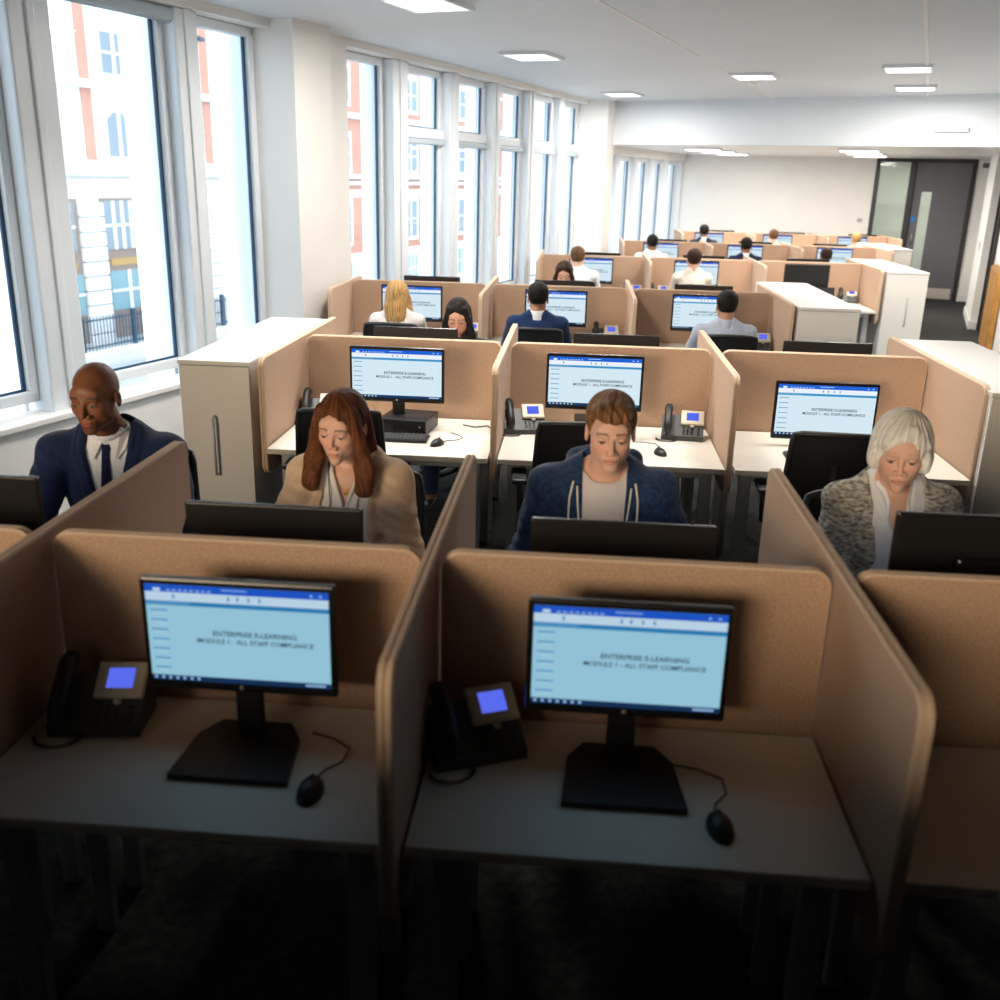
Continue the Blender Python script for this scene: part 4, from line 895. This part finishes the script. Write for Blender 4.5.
# outfits of the four people facing us --------------------------------
def wedge(parent, name, pts, th, mt, rnd=.0015):
    """small cloth piece: polygon in 3D given front-to-back thickness along +y"""
    b = MB(); n = len(pts); vs = [Vector(p) for p in pts] + [Vector(p) + Vector((0, th, 0)) for p in pts]
    b.add(vs, [tuple(range(n)), tuple(range(2 * n - 1, n - 1, -1))] + [(i, i + n, (i + 1) % n + n, (i + 1) % n) for i in range(n)]); return b.build(name, mt, parent)
SHIRT = clothmat('white_shirt', (.80, .81, .85), noise=.02); NAVY = clothmat('navy_suit', (.010, .022, .075), noise=.25); TIE = clothmat('dark_blue_tie', (.008, .010, .05), noise=.2)
def suit(L):
    layer = L['layer']; root = L['root']; neck = L['neck']; nr = L['nr']; nk0, nk1 = L['nk0'], L['nk1']; torso = L['torso']
    layer('shirt', SHIRT, .006, sleeve=False, neckgap=.001, fold=.001, zcut=1.16)
    def lap(P, d):
        ax = np.abs(P[:, 0]); wz = .012 + .066 * np.clip((P[:, 2] - .80) / .30, 0, 1); band = np.clip(1 - np.abs(ax - wz - .022) / .026, 0, 1) * (P[:, 1] < -.03) * (P[:, 2] > .82)
        return d - .008 * np.minimum(band * 3, 1) - .010 * np.exp(-((P[:, 2] - 1.13) / .03) ** 2) * (ax < .1)
    layer('suit_jacket', NAVY, .020, vtop=(.80, 1.10, .012, .078), extra=lap, neckgap=.020, fold=.004, depth=.0)
    def col(P): return np.maximum(np.abs(cap(P, nk0, nk1, nr + .016, nr + .013)) - .0035, np.abs(P[:, 2] - .30 * (P[:, 1] + .02) - 1.155) - .024)
    sdf_obj('collar', col, lines((-.10, .10, .005)), lines((-.14, .12, .005)), lines((1.08, 1.24, .005)), SHIRT, root)
    fy = lambda x_, z_: min(front_y(torso, x_, z_, .008), -.088 if z_ > 1.1 else 0) - .008
    for s in (-1, 1): wedge(root, 'collar_point', [(s * .004, fy(0, 1.13) - .012, 1.140), (s * .050, -.085, 1.172), (s * .074, -.070, 1.150), (s * .070, fy(.070, 1.10), 1.100), (s * .040, fy(.04, 1.06) - .006, 1.062)], .007, SHIRT)
    pts = []
    for z in np.linspace(1.125, .80, 9):
        P = np.array([[0, y_, z] for y_ in np.linspace(-.25, 0, 120)], F4); dd = torso(P, .009); y0 = P[np.argmax(dd < 0), 1] - .003; pts.append((z, float(y0)))
    b = MB(); vs = []
    for i, (z, yy) in enumerate(pts):
        w = (.019, .014, .015, .018, .021, .024, .027, .029, .03)[i]; vs += [(-w, yy, z), (-w * .5, yy - .005, z), (w * .5, yy - .005, z), (w, yy, z)]
    b.add(vs, [(i * 4 + k, i * 4 + k + 1, i * 4 + k + 5, i * 4 + k + 4) for i in range(8) for k in range(3)], 0, True).rbox(-.019, .019, pts[0][1] - .018, pts[0][1] + .004, 1.098, 1.135, .007).build('tie', TIE, root)
BEIGE = clothmat('beige_knit', (.66, .48, .33), noise=.07, stretch=(1, 1, .3)); BLOUSE = clothmat('white_blouse', (.82, .79, .75), noise=.02); GOLD = mat('gold', (.8, .45, .12), .3, metal=1); CORD = mat('dark_cord', (.03, .025, .02), .6)
def front_y(torso, x, z, i):
    P = np.array([[x, y_, z] for y_ in np.linspace(-.25, 0.02, 200)], F4); dd = torso(P, i); return float(P[np.argmax(dd < 0), 1])
def cardigan(L):
    layer = L['layer']; root = L['root']; torso = L['torso']
    layer('blouse', BLOUSE, .006, sleeve=False, vtop=(.965, 1.13, .0, .060), neckgap=.012, fold=.0025, depth=.0)
    for s in (-1, 1):      # rolled blouse neck edge
        MB().tube([(s * x_, front_y(torso, s * x_, z, .008) - .002, z) for x_, z in ((.003, .962), (.018, 1.01), (.034, 1.055), (.05, 1.095), (.062, 1.13))], .006, 6).build('neck_trim', BLOUSE, root)
        MB().tube([(s * x_, front_y(torso, s * x_, z, .012) - .003, z) for x_, z in ((.052, .80), (.050, .87), (.048, .93), (.050, 1.0), (.058, 1.06), (.068, 1.125))], .0022, 5).build('lanyard_cord', CORD, root)
    def ed(P, d):
        ax = np.abs(P[:, 0]); band = np.exp(-((ax - .098) / .012) ** 2) * (P[:, 1] < -.02); return d - .005 * band + .003 * np.sin(P[:, 0] * 110 + P[:, 2] * 14) * (P[:, 1] < 0) * np.clip((1.0 - P[:, 2]) * 6, 0, 1)
    layer('cardigan', BEIGE, .018, vtop=(.5, 1.12, .088, .082), neckgap=.024, extra=ed, fold=.005, depth=.01)
    MB().tube([(x_, front_y(torso, x_, z, -.004) - .0025, z) for x_, z in ((-.05, 1.10), (-.035, 1.065), (-.018, 1.038), (0, 1.030), (.018, 1.038), (.035, 1.065), (.05, 1.10))], .0014, 5).build('necklace', GOLD, root)
    yy = front_y(torso, 0, 1.028, -.004); MB().rbox(-.006, .006, yy - .006, yy - .001, 1.016, 1.030, .003).build('pendant', GOLD, root)
TEE = clothmat('pale_tshirt', (.74, .70, .70), noise=.02); HOOD = clothmat('blue_hoodie', (.020, .045, .115), noise=.3, nscale=60); LACE = mat('white_lace', (.8, .78, .72), .8)
def hoodie(L):
    layer = L['layer']; root = L['root']; torso = L['torso']; sw = L['sw']
    layer('tshirt', TEE, .007, sleeve=False, neckgap=.016, fold=.002, zcut=1.13)
    def hd(P, d):
        # thick hood lying round the neck and down the chest
        for s in (-1, 1):
            h = smin(cap(P, (s * .0, .095, 1.155), (s * .098, .035, 1.140), .042, .040), cap(P, (s * .098, .035, 1.140), (s * .118, -.060, 1.100), .040, .034), .02)
            h = smin(h, cap(P, (s * .118, -.060, 1.100), (s * .092, -.125, .985), .034, .014), .02); d = smin(d, h, .010)
        return d
    ho = layer('hoodie', HOOD, .019, vtop=(.5, 1.13, .062, .078), neckgap=.022, extra=hd, fold=.006, depth=.0, hres=.0075)
    V_ = np.array([v.co for v in ho.data.vertices], F4)
    def hy(x_, z_):
        m_ = (np.abs(V_[:, 0] - x_) < .011) & (np.abs(V_[:, 2] - z_) < .012); return float(V_[m_, 1].min()) - .001 if m_.any() else front_y(torso, x_, z_, .02)
    for s in (-1, 1):
        MB().tube([(s * x_, hy(s * x_, z), z) for x_, z in ((.108, 1.105), (.114, 1.075), (.119, 1.045), (.120, 1.01), (.120, .96), (.119, .90), (.118, .82))], .0042, 7).build('drawstring', LACE, root)
        MB().tube([(s * x_, hy(s * x_, z) - .001, z) for x_, z in ((.094, 1.09), (.092, 1.06), (.090, 1.03), (.084, .98), (.076, .93), (.068, .87), (.066, .80))], .0040, 6).build('zip_edge', LACE, root)
MARL = mat('cloth_grey_marl', (.16, .15, .13), .9, col2=(.62, .58, .50), nscale=38, stretch=(1.2, 1.2, 3.0), bump=.5, bscale=200, spec=.2, ramp=(.36, .62))
def grey_cardigan(L):
    layer = L['layer']; root = L['root']; torso = L['torso']; nk0, nk1, nr = L['nk0'], L['nk1'], L['nr']
    layer('shirt', SHIRT, .007, sleeve=False, vtop=(.95, 1.13, .004, .055), neckgap=.010, fold=.002, depth=.0)
    layer('cardigan', MARL, .018, vtop=(.5, 1.12, .045, .092), neckgap=.026, fold=.006, depth=.01)
    def col(P): return np.maximum(np.maximum(np.abs(cap(P, nk0, nk1, nr + .026, nr + .018)) - .005, np.abs(P[:, 2] - .45 * (P[:, 1] + .02) - 1.135) - .026), -.062 - P[:, 1])
    sdf_obj('collar', col, lines((-.12, .12, .005)), lines((-.14, .14, .005)), lines((1.05, 1.26, .005)), SHIRT, root)
    for s in (-1, 1): wedge(root, 'collar_point', [(s * .052, -.066, 1.152), (s * .083, -.045, 1.135), (s * .100, -.088, 1.055), (s * .085, -.135, 1.000), (s * .040, -.138, 1.035), (s * .022, -.140, .985), (s * .030, -.110, 1.09)], .006, SHIRT)
FAIR = (.74, .43, .31)
person('bald man in a navy suit, white shirt and dark tie looking down beside the windows', -1.68, 3.42, .12, (.25, .095, .045), 'deep', None, 'suit', head=(-.01, -.135, 1.295), yaw=-.14, pitch=.16, fine=True, outfit=suit, wide=1.06, legs=(.01, .02, .06), hs=1.0, lift=.045)
person('woman with long chestnut hair in a beige cardigan and white top looking down', -.79, 3.42, -.02, FAIR, 'fair', ('long', 'brown'), head=(-.005, -.125, 1.268), yaw=-.15, pitch=.20, roll=.04, fine=True, female=True, outfit=cardigan, wide=.99, hs=1.0)
person('young man with brown hair in a blue zip hoodie and white T-shirt looking down', .125, 3.42, .0, (.76, .45, .33), 'fair2', ('quiff', 'boy'), head=(.01, -.135, 1.292), yaw=.02, pitch=.14, fine=True, outfit=hoodie, wide=1.06, hs=1.03)
person('older woman with short silver hair in a grey marl cardigan and white collar', 1.12, 3.40, .06, (.74, .44, .32), 'fair3', ('bob', 'grey'), head=(-.03, -.13, 1.272), yaw=-.30, pitch=.14, fine=True, female=True, outfit=grey_cardigan, wide=1.03, hs=1.03)
BG = [  # back views (rz = PI) and faces (rz = 0)
 ('blonde woman in a white top seen from behind in the third row', -1.44, 7.88, PI, ('longback', 'blonde'), 'top', (.80, .74, .72), True, -.09, FAIR, 'fair'),
 ('dark-haired woman glimpsed facing us above the second row screens', -.80, 6.75, .0, ('longback', 'black'), 'top', (.02, .02, .025), True, -.08, (.62, .33, .22), 'fair4'),
 ('black-haired man in a navy jumper seen from behind in the third row', -.31, 7.88, PI, ('short', 'black'), 'jumper', (.010, .030, .095), False, -.075, (.45, .22, .14), 'tan'),
 ('black-haired man in a pale blue shirt seen from behind in the third row', 1.17, 7.88, PI, ('short', 'black'), 'shirt', (.50, .56, .70), False, -.09, (.5, .27, .17), 'tan2'),
 ('dark-haired woman glimpsed facing us above the third row screens', -.14, 9.85, .0, ('longback', 'darkbrown'), 'top', (.03, .03, .04), True, -.06, FAIR, 'fair5'),
 ('brown-haired man in a white shirt seen from behind in the fourth row', -.02, 11.6, PI, ('short', 'midbrown'), 'shirt', (.82, .85, .88), False, -.035, FAIR, 'fair6'),
 ('dark-haired person in a cream top seen from behind in the fourth row', 1.30, 11.6, PI, ('short', 'darkbrown'), 'top', (.80, .72, .62), True, -.02, FAIR, 'fair7'),
 ('black-haired person in a white shirt seen from behind in the fifth row', 1.05, 14.9, PI, ('short', 'black'), 'shirt', (.78, .78, .76), False, -.05, (.3, .14, .08), 'brown'),
 ('black-haired man in a dark navy top seen from behind in the fifth row', 2.40, 14.9, PI, ('short', 'black'), 'jumper', (.012, .02, .055), False, -.05, (.25, .11, .06), 'brown2'),
 ('dark-haired person sitting low at the aisle side of the fifth row', 3.57, 15.0, PI, ('short', 'darkbrown'), 'top', (.02, .02, .02), False, -.17, (.4, .2, .12), 'tan3'),
 ('black-haired person in a dark top seen from behind in the farthest row', 2.19, 18.35, PI, ('short', 'black'), 'jumper', (.012, .016, .03), False, -.03, (.3, .14, .08), 'brown3'),
 ('person with a brown hair bun seen from behind in the farthest row', 3.41, 18.35, PI, ('bun', 'midbrown'), 'top', (.7, .6, .55), True, -.07, FAIR, 'fair8'),
 ('blonde person seen from behind in the farthest row', 4.85, 18.35, PI, ('short', 'blonde'), 'top', (.75, .6, .5), True, -.09, FAIR, 'fair9')]
for lb, x, y, rz, hr, tp, tc, fem, dz, skn, skk in BG:
    r, c = person(lb, x, y, rz, skn, skk, hr, tp, tc, female=fem, head=(0, -.05, 1.26 if rz else 1.27), pitch=.12 if rz else .35, lift=dz, legs=(.07, .12, .26))
for o in [o for o in SC.objects if o.name.startswith('task_chair')]:
    P_ = [q for q in SC.objects if q.get('category') == 'person' and (q.location.xy - o.location.xy).length < .05]
    if P_:
        w = P_[0]['label'].split(); w = w[:next((i for i, t in enumerate(w) if t in ('seen', 'glimpsed', 'looking', 'sitting')), len(w))][:8]
        row = P_[0]['label'].split('the ')[-1] if P_[0]['label'].endswith(' row') else ('behind ' + ' '.join(P_[0]['label'].split()[-4:]) if P_[0]['label'].endswith('screens') else 'nearest row')
        tag(o, 'black task chair under the ' + ' '.join(w).rstrip(',') + ', ' + row, 'chair', GC)
for x, y, rz, lb in chairs:
    for k in put(ch, (x, y, 0), rz, lb, 'chair', GC).children: k.location.z = 0
